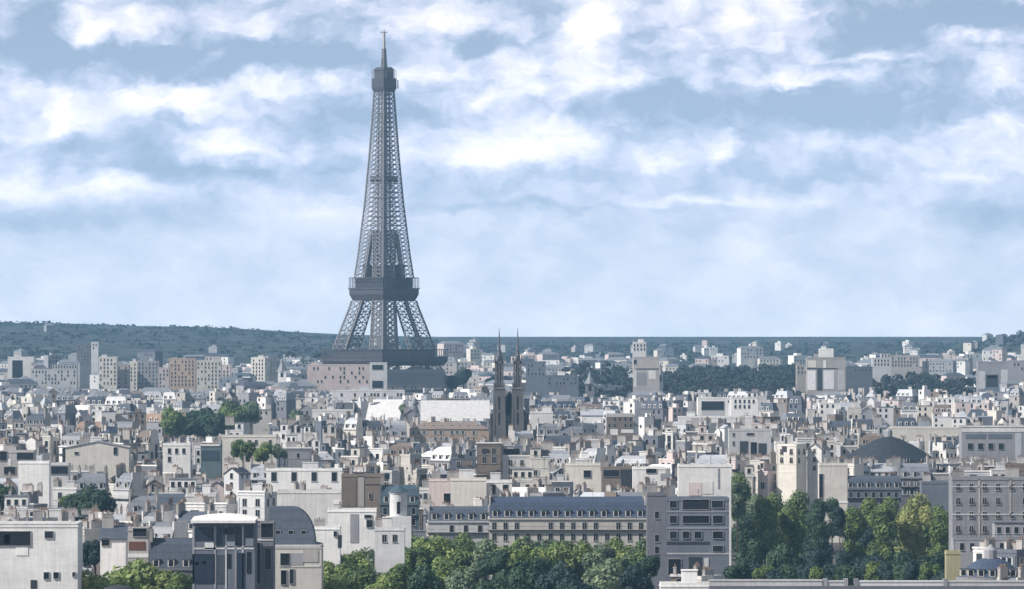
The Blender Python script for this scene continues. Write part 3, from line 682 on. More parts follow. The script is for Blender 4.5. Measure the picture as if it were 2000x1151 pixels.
feat(1600,1655,905,985,'the black-slit cream tower','cream tower-like house with one tall black slit window', d=1930, style='flat', wall='cream', dep=9, floors=0, chim=1, extra=pxholes([(1600,1607,926,972),(1600,1656,979,983,'ledge',wmat('white'))],1600,905,1930))
feat(1652,1760,930,984,'the blue slate roofs','jumbled blue slate roofs with black openings above the yellow-green tree', d=1950, style='mansard', wall='blue grey', roof='dark slate', rh=4.5, dep=11, floors=2, wk='plain', chim=2)
feat(1800,1862,940,1030,None,'plain blue-grey wall left of the tall-windowed lilac building', d=1900, style='flat', wall='blue grey', dep=10, floors=0, chim=1)
feat(1860,2012,932,1062,'the lilac-grey corner','large lilac-grey building with tall narrow windows at the right edge', d=1600, style='flat', wall='mid grey', dep=14, floors=5, fh=4.1, spacing=3.9, wk='rail', ws=1.05, skip=.12, chim=3,
     extra=pxholes([(1860,2012,950,952,'ledge',wmat('pale grey')),(1860,2012,1004,1006,'ledge',wmat('pale grey')),(1911,1914,936,1060,'drainpipe',wmat('warm grey')),(1972,1975,936,1060,'drainpipe',wmat('warm grey'))],1860,932,1600))
feat(1862,2012,1020,1072,None,'low grey terrace house with navy bay below the lilac-grey building', d=1480, style='step', wall='mid grey', dep=10, floors=1, wk='plain', chim=0)
feat(1848,1876,1076,1096,None,'small yellow-painted kiosk house at the foot of the yellow tree', d=1390, style='flat', wall='yellow', dep=5, floors=0, chim=0, name='kiosk', cat='kiosk')
# bottom left
feat(-20,152,1022,1200,'the big beige side wall','big beige blank side wall with few small windows, nearest at the left', d=1200, style='flat', wall='white', roof='light zinc', dep=14, floors=0, chim=2, skip=0,
     extra=pxholes([(-5,60,1038,1066),(88,104,1038,1051),(8,20,1044,1062,'panel',wmat('white')),(86,96,1118,1131),(105,115,1118,1130),(142,147,1118,1126),(32,55,1069,1085,'air_conditioner',wmat('white')),(60,72,1133,1150,'aerial_frame',MD),(-20,152,1019,1024,'coping',wmat('white'))],-20,1022,1200))
feat(196,246,1028,1090,None,'narrow white gable wall right of the big beige side wall', d=1300, style='mono', wall='white', roof='dark slate', dep=9, floors=0, chim=1, extra=pxholes([(199,214,1050,1066)],196,1028,1300))
feat(250,290,1030,1120,None,'grey house with reddish timber loggia and white ledge', d=1290, style='flat', wall='warm grey', dep=8, floors=0, chim=1, extra=pxholes([(260,287,1032,1048),(252,284,1058,1074,'loggia',mat('red_timber',(.16,.07,.05),.7,.2)),(250,290,1082,1089,'ledge',wmat('white')),(262,275,1096,1112)],250,1030,1290))
feat(290,378,1052,1151,None,'dark blue-black house front with slate mansard left of the blue-glazed corner', d=1280, style='mansard', wall='dark grey', roof='dark slate', rh=7, dep=9, floors=1, wk='plain', chim=1)
feat(376,498,1018,1200,'the blue-glazed corner','blue-glazed corner building with shining pale curved roof and dark bays', d=1220, style='flat', wall='blue grey', roof='white', dep=12, floors=0, chim=0, name='glazed_building',
     extra=pxholes([(382,418,1030,1056,'glazing',MDN),(424,434,1030,1066,'glazing',rmat('dark slate')),(436,458,1030,1044,'glazing',M_GLASS),(460,472,1029,1066,'glazing',MDN),(478,495,1026,1050,'glazing',rmat('dark slate')),(400,420,1060,1074,'panel',wmat('pale grey')),(480,495,1052,1066,'panel',wmat('pale grey')),(443,460,1058,1066,'panel',wmat('white')),
                    (376,420,1082,1140,'bay',MDN),(422,440,1084,1140,'bay',rmat('dark slate')),(443,451,1082,1110,'glazing',M_GLASS),(464,478,1080,1151,'bay',MDN),(482,490,1078,1120,'glazing',M_GLASS),(418,422,1028,1150,'pillar',wmat('mid grey')),(459,462,1028,1150,'pillar',wmat('mid grey')),(473,476,1028,1150,'pillar',wmat('pale grey')),(440,443,1028,1150,'pillar',wmat('pale grey')),(376,380,1028,1150,'pillar',wmat('mid grey')),(380,496,1070,1073,'ledge',wmat('pale grey')),(382,388,1098,1104,'painted_lit_pane',wmat('white')),(396,402,1096,1102,'painted_lit_pane',wmat('white'))],376,1018,1220))  # small white panels paint lit panes into the dark bay
feat(498,534,1020,1200,None,'tall grey pillared bay right of the blue-glazed corner building', d=1235, style='flat', wall='dark grey', dep=10, floors=0, chim=0, extra=pxholes([(510,534,1022,1050),(500,509,1060,1140),(518,530,1072,1112),(498,534,1052,1056,'ledge',wmat('pale grey'))],498,1020,1235))
feat(530,628,1064,1151,'the beige curved-roof house','beige stone front with dark windows under a curved blue slate roof', d=1270, style='flat', wall='stone', dep=12, floors=0, chim=0, extra=pxholes([(548,566,1081,1104),(568,592,1080,1104,'panel',wmat('mid grey')),(592,622,1074,1098,'panel',wmat('warm grey')),(549,560,1114,1142),(566,574,1112,1140),(530,626,1064,1068,'cornice',wmat('pale grey')),(546,625,1105,1108,'ledge',wmat('cream'))],530,1064,1270))
feat(608,664,1028,1080,None,'bright white patched wall beside the curved blue slate roof', d=1400, style='flat', wall='white', dep=8, floors=0, chim=1, extra=pxholes([(652,658,1038,1048),(660,668,1045,1070,'recess',MD)],608,1028,1400))
feat(732,790,1030,1100,None,'grey-white narrow house left of the tree band', d=1420, style='flat', wall='pale grey', dep=8, floors=1, wk='cross', chim=1)
feat(786,905,1050,1066,None,'low black-eaved shed roof above the tree tops', d=1530, style='flat', wall='dark grey', dep=8, floors=0, chim=0)
# bottom right terraces
feat(1290,1400,1139,1200,None,'low white pavilion roof at the bottom beside the parapet', d=1190, style='flat', wall='white', dep=8, floors=0, chim=0, occ=False)

# curved slate roof on the beige house: a quarter-round mansard, bulging to the right
def curved_roof():
    d = 1270; k = d/F; p = at(530,1064,d); root = thing('curved_mansard_roof_building', 'convex blue slate roof like a quarter dome on the beige house', 'building', (at(577,0,d).x, d+8, 0))
    h0 = p.z; b = MB(); n = 14; x0 = (524-577)*k; x1 = (624-577)*k; top = 71*k
    pr = [(x1, h0)] 
    for i in range(n+1):
        t = i/n*math.pi/2; pr.append((x1-1.2-(46*k)*(1-math.cos(t)), h0+.2+top*math.sin(t)))
    pts = [(x0, h0)]+pr+[(x0, h0+.2+top)]
    f = [(x, -5.5+ .35*(z-h0), z) for x, z in pts]; bk = [(x, 5.5-.2*(z-h0), z) for x, z in pts]
    b.poly(f); b.poly(bk[::-1])
    for i in range(len(pts)):
        j = (i+1) % len(pts); b.poly([f[j], f[i], bk[i], bk[j]])
    b.build('roof', rmat('dark slate'), root)
    w = MB(); w.box(x0+.3,x1-.3,-5.2,5.2,-3,h0-.01); w.build('wall', wmat('stone'), root)
    for (u,z) in ((-4.2,2.2),(-1.2,2.2),(1.8,2.2)): link('window', WIN['plain'], root, (u,-5.3+.35*z-.1,h0+z), 0)
    OCC.append((524,624,992,1064,d,8))
curved_roof()

# round pale turret before the teal house
def turret():
    d = 1500; k = d/F; c = at(778,964,d); gz = G(c.x,d)
    root = thing('round_turret', 'round pale green-grey turret with one slit window and dark conical cap', 'turret', (c.x, d, gz))
    H = c.z-gz; b = MB(); r = 17*k; b.lathe([(r,-3),(r,H),(r+.25,H),(r+.25,H+.4),(0,H+.4)], n=20); b.build('wall', wmat('pale grey'), root)
    b = MB(); b.lathe([(r+.5,H+.4),(r*.6,H+1.6),(.05,H+2.6)], n=20); b.build('roof', rmat('teal slate'), root)
    b = MB(); b.box(-.35,.5,-r-.1,-r+.3,H-5.5,H-2.2); b.build('window', M_GLASS, root)
    b = MB(); b.box(-r-1.0,r+1.2,-r-1.2,r-1,-3,H-(1008-964)*k); b.build('base_block', wmat('pale grey'), root)
    OCC.append((758,798,955,1040,d,4)); LAND.append((778,985,'the round turret'))
turret()

# twin-spired church
def church():
    d = 2650; k = d/F; x = at(995,0,d).x; gz = G(x,d)
    root = thing('twin_spired_church', 'dark weathered gothic church with two slender spires above the roofs', 'church', (x, d, gz))
    Z = lambda y: EYE-(y-HOR)*k-gz
    st = mat('dark_gothic_stone', (.13,.12,.12), .9, .35, .25, streak=.3)
    sp = mat('spire_lead', (.15,.15,.17), .8, .3, .5, streak=.2)
    for px, ytop, hw in ((975,641,2.1),(1011,640,2.0)):
        c = (px-995)*k; b = MB()
        zs, zb, zm_ = Z(706), -3, Z(760)
        b.box(c-hw*1.35,c+hw*1.35,-hw*1.35,hw*1.35,zb,zm_)
        b.frust((c-hw*1.5,c+hw*1.5,-hw*1.5,hw*1.5),zm_,(c-hw*1.1,c+hw*1.1,-hw*1.1,hw*1.1),zm_+.8)
        # belfry: corner piers leaving tall openings
        for sx in (-1,1):
            for sy in (-1,1):
                b.box(min(c+sx*hw*.55,c+sx*hw),max(c+sx*hw*.55,c+sx*hw),min(sy*hw*.55,sy*hw),max(sy*hw*.55,sy*hw),zm_+.8,zs)
                b.frust((c+sx*hw-.5,c+sx*hw+.5,sy*hw-.5,sy*hw+.5),zs,(c+sx*hw-.04,c+sx*hw+.04,sy*hw-.04,sy*hw+.04),zs+4.2)
                b.bar((c+sx*hw*1.5,sy*hw*1.5,zb),(c+sx*hw*1.1,sy*hw*1.1,zm_+3),.9)
        b.box(c-.4,c+.4,-hw*.9,-hw*.6,zm_+.8,zs); b.box(c-hw,c+hw,-hw,hw,zs-1.2,zs)
        b.box(c-hw*.5,c+hw*.5,-hw*.5,hw*.5,zm_,zs)
        t = b.build('tower', st, root)
        b = MB(); n = 8; b.lathe([(hw*.72,zs),(hw*.25,zs+(Z(ytop)-zs)*.5),(.12,Z(ytop+3)),(.05,Z(ytop))], cx=c, n=8)
        for z in (.15,.3,.45):
            zz = zs+(Z(ytop)-zs)*z; rr = hw*(.72-z*.9)
            b.lathe([(rr+.05,zz),(rr+.3,zz+.2),(rr,zz+.5)], cx=c, n=8)
        for a in range(8):
            aa = a*math.pi/4+.39
            for q in range(5):
                f = q/6; rr = hw*(.72-f*.85); zz = zs+(Z(ytop)-zs)*f*.55/.6
                b.box(c+rr*math.cos(aa)-.14,c+rr*math.cos(aa)+.14,rr*math.sin(aa)-.14,rr*math.sin(aa)+.14,zz,zz+.5)
        b.build('spire', sp, t)
        b = MB(); b.box(c-.45,c+.45,-hw*1.35-.06,-hw*1.3,Z(800),Z(775)); b.box(c-.45,c+.45,-hw*1.35-.06,-hw*1.3,Z(830),Z(806)); b.build('window', M_GLASS, t)
    b = MB(); hw = 9.2; b.box(-hw,hw,-1.5,34,-3,Z(812)); 
    for i in range(9): xx = -hw+2*hw*i/8; b.bar((xx,-1.6,-3),(xx,-1.6,Z(812)+1.2),.55)
    for i in range(7): yy = 3+5*i; b.bar((hw,yy,-3),(hw,yy,Z(812)+1.2),.8)
    b.build('nave_wall', st, root)
    b = MB(); zt = Z(765); b.poly([(-4,-1,Z(812)),(4,-1,Z(812)),(0,-1,zt)]); 
    for s_ in (-1,1): b.poly([(s_*hw,-1,Z(812)),(s_*hw,34,Z(812)),(0,34,zt),(0,-1,zt)])
    b.poly([(hw,34,Z(812)),(-hw,34,Z(812)),(0,34,zt)]); b.poly([(-hw,-1,Z(812)),(hw,-1,Z(812)),(0,-1,zt)])
    b.build('nave_roof', rmat('dark slate'), root)
    for i in range(6): 
        if i in (1,4): continue
        w = MB(); xx = -7.5+3*i; w.box(xx-.6,xx+.6,-1.62,-1.45,Z(845),Z(822)); w.build('window', M_GLASS, root)
    OCC.append((953,1034,640,842,d,20)); LAND.append((993,740,'the twin-spired church'))
church()

# small far spires
def spire(px, yt, yb, d, hw, wall, label):
    c = at(px,yt,d); gz = G(c.x,d); H = c.z-gz; k = d/F
    root = thing('church_steeple', label, 'steeple', (c.x,d,gz)); zb = H-(yb-yt)*k*.5
    b = MB(); b.box(-hw,hw,-hw,hw,-3,zb); b.box(-hw-.3,hw+.3,-hw-.3,hw+.3,zb-.6,zb); b.build('tower', wall, root)
    b = MB(); b.lathe([(hw*1.3,zb),(hw*.5,zb+(H-zb)*.5),(.05,H)], n=8); b.build('spire', rmat('grey zinc'), root)
    b = MB(); b.box(-hw*.35,hw*.35,-hw-.05,-hw+.1,zb-5,zb-1.5); b.build('belfry_opening', M_GLASS, root)
    OCC.append((px-6,px+6,yt,yb,d,4)); LAND.append((px,(yt+yb)/2,None))
spire(551,697,752,4300,3.2,wmat('white'),'small pale pointed steeple among the cream tower blocks')
spire(1152,724,775,3700,3.0,wmat('dark grey'),'short dark pointed steeple with white left edge by the dark woods')
spire(1290,704,760,4050,1.8,wmat('dark grey'),'thin dark pinnacle against the right side of the grey high-rise')

# slate dome in the right middle
def dome(px0, px1, yt, yb, d, label, nm='dome_roof_building', drum='cream', roof='dome slate', sq=1.0, flat_=.2):
    k = d/F; c = at((px0+px1)/2,yt,d); gz = G(c.x,d); H = c.z-gz; r = (px1-px0)/2*k; h = (yb-yt)*k
    root = thing(nm, label, 'building', (c.x,d+r*.6,gz))
    prof = [(r,H-h)]
    for i in range(1,10):
        t = i/9; a = t*math.pi/2; prof.append((r*(1-t)**(.72 if flat_ < .9 else .5), H-h+h*t*.93))
    b = MB(); b.lathe(prof, n=24)
    b.v = [(x,y*.6,z) for x,y,z in b.v]; b.build('dome', rmat(roof), root)
    for i in range(24):
        pass
    b = MB(); b.lathe([(1.5,H-1.4),(1.5,H+1.2),(.1,H+2.6)], n=10); b.build('lantern', wmat('mid grey'), root)
    b = MB(); b.lathe([(r*1.02,-3),(r*1.02,H-h+.2),(r,H-h+.2)], n=24); b.v = [(x,y*.6,z) for x,y,z in b.v]; b.build('drum', wmat(drum), root)
    for i in range(7):
        a = -math.pi/2+(-1.1+2.2*i/6); x, y = r*.93*math.cos(a), r*.56*math.sin(a)
        link('dormer', DORM['dark slate'], root, (x,y-.2,H-h+.4), 0, (1,1,.9))
    OCC.append((px0,px1,yt,yb,d,r*.6)); return root
if 'dark slate' not in DORM: DORM['dark slate'] = dormer_mesh().mesh('dormer', [M_FRAME2, M_GLASS, rmat('dark slate')])
dome(1638,1842,848,906,2280,'broad dark slate dome with small lantern before the long pale flat roof', flat_=.6)
LAND.append((1738,875,'the slate dome'))
dome(1872,2004,1086,1130,1290,'dark navy domed roof low at the right near the parapet', nm='low_domed_pavilion', roof='navy', drum='mid grey', flat_=1.0)

# parapet of the quay at the bottom right
def parapet():
    d = 1175; k = d/F
    xs = [1290,1385,1400,1495,1608,1650,1673,1760,1845,1860,1935,2030]
    root = thing('stone_parapet', 'long pale stone quay parapet with dark gaps along the bottom right', 'parapet', (at(1660,0,d).x, d, 0))
    X = lambda px: (px-1660)*k
    z0, z1, z2 = EYE-(1151-HOR)*k-6, EYE-(1148-HOR)*k, EYE-(1128-HOR)*k
    for (a,b_,t) in ((1385,1606,1132),(1612,1652,1134),(1672,1845,1134),(1848,2040,1134)):
        b = MB(); zt = EYE-(t-HOR)*k; b.box(X(a),X(b_),0,1.2,z1+.4,zt-.35,0); b.box(X(a)-.1,X(b_)+.1,-.12,1.32,zt-.35,zt,0)
        b.build('parapet_panel', wmat('pale grey'), root)
    for px in (1612,1652,1672,1846): 
        b = MB(); zt = EYE-(1130-HOR)*k; b.box(X(px)-.45,X(px)+.45,-.2,1.4,z1+.4,zt,0); b.build('parapet_pier', wmat('mid grey'), root)
    b = MB(); b.box(X(1385),X(2040),-.4,1.6,-3,z1+.4,0); b.build('quay_wall', wmat('dark grey'), root)
    OCC.append((1385,2040,1128,1250,d,2))
parapet()
def canopy():
    d = 1220; k = d/F; o = bpy.data.objects.get('glazed_building')
    b = MB(); w = 126*k; H = EYE-(1018-HOR)*k; n = 16
    base = o.location; z = H-base.z
    for i in range(n):
        t0, t1 = i/n, (i+1)/n; x0, x1 = -w/2+w*t0, -w/2+w*t1; c0, c1 = .75*math.sin(math.pi*t0)+.1, .75*math.sin(math.pi*t1)+.1
        q = [(x0,-8.6,z-.35),(x1,-8.6,z-.35),(x1,-8.6,z+.25),(x0,-8.6,z+.25)]; r_ = [(x0,4,z+.6+c0),(x1,4,z+.6+c1)]
        b.poly(q); b.poly([q[3],q[2],(x1,-3,z+.3+c1),(x0,-3,z+.3+c0)]); b.poly([(x0,-3,z+.3+c0),(x1,-3,z+.3+c1),r_[1],r_[0]])
        b.poly([(x0,-8.6,z-.35),(x0,4,z-.05),(x1,4,z-.05),(x1,-8.6,z-.35)])
    b.build('canopy', wmat('white'), o)
canopy()
# dark round-topped hood at the very bottom left
def hood():
    d = 1150; k = d/F; c = at(231,1143,d); r = 37*k
    root = thing('round_rooftop_hood', 'black rounded rooftop hood just peeping up at the bottom under the bright tree', 'roof hood', (c.x,d,0))
    b = MB(); b.lathe([(r,c.z-2.5),(r*.95,c.z-1.4),(r*.7,c.z-.5),(r*.35,c.z-.1),(.05,c.z)], n=24); b.build('hood', M_DARK, root)
    b = MB(); b.lathe([(r*1.05,-3),(r*1.05,c.z-2.5),(r,c.z-2.5)], n=24); b.build('drum', wmat('dark grey'), root)
hood()

# ------------------------------------------------------------------ trees
def crown_mesh(seed, rx, rz, n, size, tall=False):
    q = random.Random(seed); b = MB()
    lobes = []
    for i in range(13 if not tall else 10):
        if tall: z = q.uniform(-.8,.85); r0 = .45*(1-abs(z)**2*.7); a = q.uniform(0,6.28); lobes.append((r0*math.cos(a)*rx*.7, r0*math.sin(a)*rx*.7, z*rz, q.uniform(.36,.55)*rx*1.25))
        else:
            a = q.uniform(0,6.28); z = q.uniform(-.55,.75); r0 = q.uniform(.25,.62)*math.sqrt(max(.1,1-z*z*.8)); lobes.append((r0*math.cos(a)*rx, r0*math.sin(a)*rx, z*rz*.8, q.uniform(.30,.46)*rx))
    for i in range(n):
        lx,ly,lz,lr = q.choice(lobes)
        v = Vector((q.gauss(0,1),q.gauss(0,1),q.gauss(0,1)*.85)).normalized()
        p = Vector((lx,ly,lz))+v*lr*(q.uniform(.45,1.0)**.6)
        nrm = (v+Vector((q.gauss(0,.45),q.gauss(0,.45),q.gauss(0,.45)+.25))).normalized()
        u = nrm.orthogonal().normalized(); w = nrm.cross(u); a = q.uniform(0,6.28); s = size*q.uniform(.6,1.3)
        u2 = (u*math.cos(a)+w*math.sin(a))*s; w2 = (w*math.cos(a)-u*math.sin(a))*s*q.uniform(.5,.9)
        b.poly([p-u2, p-w2*.8, p+u2, p+w2], 0)
    return b
CROWN = {}
def crown(kind, var, tall):
    key = (kind, var, tall)
    if key not in CROWN:
        b = crown_mesh(100+var+(50 if tall else 0), 1.0*7, (1.0 if not tall else 1.9)*7*.85, 5200 if not tall else 6000, .52, tall)
        CROWN[key] = b.mesh('crown', LEAF[kind])
    return CROWN[key]
def trunk_mesh(s, zb, rz_):
    b = MB()
    b.bar((0,0,zb),(0,0,-rz_*.35),.8*s,0,.55*s); b.bar((0,0,-rz_*.35),(0,0,rz_*.45),.55*s,0,.15*s)
    for i in range(8):
        a = i*2.4; z = rz_*(-.55+i*.1); b.bar((0,0,z),(math.cos(a)*2.6*s,math.sin(a)*2.6*s,z+rz_*.3),.3*s,0,.08*s)
    return b.mesh('trunk', M_TRUNK)
TREES = []
def tree(px, yt, wpx, d, kind, label=None, tall=False, sq=1.0, group=None, yb=None, name=None):
    k = d/F; c = at(px, yt, d); gz = G(c.x, d); s = wpx*k/14.0*(1.28 if px > 1300 or (580 < px and yt > 1040) else 1.12)
    rz_ = 7*.85*(1.9 if tall else 1.0)*s*sq
    root = thing(name or ('poplar_tree' if tall else 'broadleaf_tree'), label or '', 'tree', (c.x, d, gz), rnd.uniform(0,6.28), group)
    zc = c.z-gz-rz_*.98
    link('crown', crown(kind, rnd.randrange(5), tall), root, (0,0,zc), 0, (s,s,s*sq))
    link('trunk', trunk_mesh(s, -max(zc, rz_*1.05)-.5, rz_), root, (0,0,zc))
    if yb: OCC.append((px-wpx*.42, px+wpx*.42, yt+6, yb, d, wpx*k/2))
    TREES.append((root, px, yt, d, kind, tall, label))
    return root
GB = 'trees in the band along the bottom'
# left clump
for px,yt,w,d,kd,lb in ((345,797,62,2900,'mid','rounded mid-green tree, leftmost of the clump among the left roofs'),(385,790,76,2920,'dark','broad dark green tree in the middle of the clump among the left roofs'),
    (422,800,60,2860,'dark','dark tree bulging low on the right of the clump before the white turret house'),(455,781,62,3000,'mid','tree with flat pale top at the back of the left clump'),(490,783,50,3020,'grey','small greyish tree ending the left clump on its right')):
    tree(px,yt,w,d,kd,lb,yb=865,sq=1.05)
for px,yt,w,d,kd,lb in ((475,858,52,2085,'mid','green tree growing against the cream house'),(515,864,46,2080,'mid','smaller tree right of the one against the cream house'),(546,868,34,2080,'grey','smallest pale tree at the end of the cream house garden')):
    tree(px,yt,w,d,kd,lb,yb=896)
tree(585,800,44,2980,'grey','lone olive-grey tree below the pale parapet left of the slanting white roof',yb=822)
tree(150,962,52,1790,'dark','dark half of the tree pair below the pinkish blank wall',yb=1004); tree(196,950,88,1780,'dark','large round dark green tree below the pinkish blank wall',yb=1006)
tree(128,966,34,1800,'mid','little tree at the left foot of the large round dark tree',yb=1004)
tree(2,942,54,1790,'dark','dark tree cut off by the left edge beside the white corner house',yb=1000)
tree(790,790,24,3060,'grey','ragged little tree between the slanting and the big white roofs',yb=822)
dome(796,822,784,822,3090,'small rounded blue-grey glass roof squeezed left of the big white roof', nm='glass_domed_pavilion', roof='grey zinc', drum='blue grey', flat_=1.0)
tree(240,1098,150,1225,'light','bright yellow-green tree directly above the black hood'); tree(182,1116,90,1215,'light','bright green tree at the left foot of the big beige wall'); 
tree(308,1106,110,1228,'light','pale green tree below the white ledge house'); tree(352,1118,60,1210,'mid','mid-green tree left of the blue-glazed corner building')
tree(186,1052,66,1330,'teal','very dark bluish tree between the beige side wall and white gable'); tree(222,1068,40,1325,'teal','small bluish-black shrubby tree before the white gable wall')
tree(905,718,40,4200,'teal','hazy bluish tree clump just right of the tower foot',yb=765); tree(885,732,34,4100,'teal','low hazy tree between tower foot and taller hazy tree')
# bottom band
band = [(612,1090,62,'light'),(650,1080,70,'mid'),(600,1112,56,'mid'),(692,1082,60,'light'),(742,1062,74,'grey'),(790,1050,82,'mid'),(845,1050,84,'light'),(900,1046,70,'mid'),(880,1084,80,'mid'),
 (935,1058,64,'grey'),(1005,1046,84,'light'),(965,1072,60,'dark'),(1062,1056,70,'grey'),(1110,1054,74,'mid'),(1160,1044,78,'grey'),(1208,1050,70,'mid'),(1250,1062,60,'grey'),(1040,1092,74,'dark'),
 (700,1106,80,'mid'),(770,1098,76,'mid'),(830,1110,78,'dark'),(905,1112,84,'grey'),(1000,1114,80,'dark'),(1090,1104,90,'teal'),(1170,1098,90,'grey'),(1240,1108,70,'teal'),(650,1122,70,'light'),(1130,1128,80,'teal'),(960,1130,76,'dark'),(745,1132,70,'light'),(1270,1088,44,'dark')]
band += [(592,1104,50,'light'),(585,1124,50,'mid'),(628,1096,56,'light')]
band += [(640+i*44, (1100 if i<2 else 1074 if i<3 else 1060)+(i*29)%13-4, 60+(i*17)%22, ('light','mid','grey','light','mid')[i%5]) for i in range(15)]
for (px,yt,w,kd) in band:
    d = lerp_tab([(1040,1530),(1062,1470),(1085,1400),(1115,1320),(1135,1250)], yt)+rnd.uniform(-12,12)
    tree(px,yt-4,w,d,kd,None,group=GB,sq=rnd.uniform(.9,1.2))
OCC.append((590,1285,1066,1250,1545,30)); OCC.append((760,1270,1050,1250,1560,20))
# poplar and plane cluster, right
GC = 'trees of the right-hand grove'
grove = [(1447,932,50,1880,'mid',True),(1478,962,60,1850,'grey',True),(1512,975,64,1840,'mid',False),(1556,966,70,1860,'light',True),(1594,972,52,1850,'dark',True),(1625,985,44,1860,'dark',True),
 (1452,1010,60,1780,'dark',False),(1500,1020,76,1760,'grey',False),(1550,1030,80,1750,'mid',False),(1598,1035,64,1740,'teal',False),(1470,1060,70,1660,'dark',False),(1530,1070,80,1650,'dark',False),(1590,1075,70,1650,'teal',False),
 (1672,988,60,1830,'dark',True),(1702,985,60,1840,'mid',True),(1740,984,66,1850,'light',True),(1788,978,84,1840,'yellow',True),(1826,998,56,1820,'light',False),(1690,1040,64,1740,'teal',False),(1745,1040,84,1730,'grey',False),
 (1800,1035,84,1720,'mid',False),(1840,1050,50,1700,'dark',False),(1700,1085,80,1640,'teal',False),(1765,1082,84,1640,'dark',False),(1822,1085,70,1640,'dark',False),(1650,1080,50,1650,'teal',False)]
grove += [(1440,950,44,1700,'grey',True),(1494,985,60,1690,'mid',False),(1545,985,62,1700,'light',False),(1600,990,50,1690,'dark',True),(1668,1000,56,1700,'mid',False),(1722,1000,70,1690,'light',False),(1775,992,80,1700,'yellow',False),(1835,1010,56,1690,'mid',False),(1805,1000,50,1760,'yellow',False),(1640,1000,36,1700,'teal',True)]
grove += [(1440+i*27,1098+(i*37)%16,56,1400+(i*53)%60,('dark','teal','mid','teal')[i%4],False) for i in range(16)]
for (px,yt,w,d,kd,tl) in grove: tree(px,yt-6,w*.84,d,{'light':'mid','mid':'mid'}.get(kd,kd),None,tall=tl or yt < 1060,group=GC,sq=1.12)
OCC.append((1425,1645,985,1250,1900,60)); OCC.append((1645,1858,1000,1250,1900,60)); OCC.append((120,375,1120,1250,1300,10)); OCC.append((1425,1462,936,1000,1900,30))

# ------------------------------------------------------------------ distant woods and distant roofs (uncountable masses)
def woods():
    b = MB(); q = random.Random(3)
    def clump(px, yt, w, d, n, s):
        k = d/F; c = at(px,yt,d); r = w*k/2; hz_ = r*.8
        zc = c.z-hz_
        for i in range(n):
            v = Vector((q.gauss(0,1),q.gauss(0,1),abs(q.gauss(0,1))-.25)).normalized(); p = Vector((c.x,d,zc))+Vector((v.x*r,v.y*r,v.z*hz_))*q.uniform(.75,1.02)
            nrm = (v+Vector((q.gauss(0,.5),q.gauss(0,.5),q.gauss(0,.5)))).normalized(); u = nrm.orthogonal().normalized(); w_ = nrm.cross(u); ss = s*q.uniform(.6,1.3)
            b.poly([p-u*ss, p-w_*ss*.8, p+u*ss, p+w_*ss])
    areas = [(1085,1240,722,768,1.0),(1288,1400,720,772,1.7),(1330,1560,712,774,1.8),(1490,1576,708,765,1.0),(1650,1820,728,776,1.1),(1780,1910,722,765,.8),(1140,1240,706,740,.6),(560,620,682,700,.4),(1100,1180,704,730,.5)]
    for (x0,x1,y0,y1,dn) in areas:
        for i in range(int((x1-x0)*(y1-y0)/110*dn)):
            yt = q.uniform(y0, y1); px = q.uniform(x0, x1)
            d = lerp_tab([(700,5300),(715,4850),(735,4400),(755,4150),(780,3950)], yt)
            clump(px, yt, q.uniform(16,30), d, 60, 1.3)
    # wooded hillside fringe, far left and far right
    for i in range(2200):
        px = q.uniform(-240,2240); d = q.uniform(6400,9300); x = (px-1000)*d/F
        z = G(x,d)+q.uniform(1,4.5)
        yt = HOR+(EYE-z)*F/d; clump(px, yt, q.uniform(22,60), d, 34, 2.8)
    o = b.build('distant_woods', LEAF['far']); tag(o, 'bluish hazy woods spreading between and beyond the distant buildings', 'woods', kind='stuff')
woods()
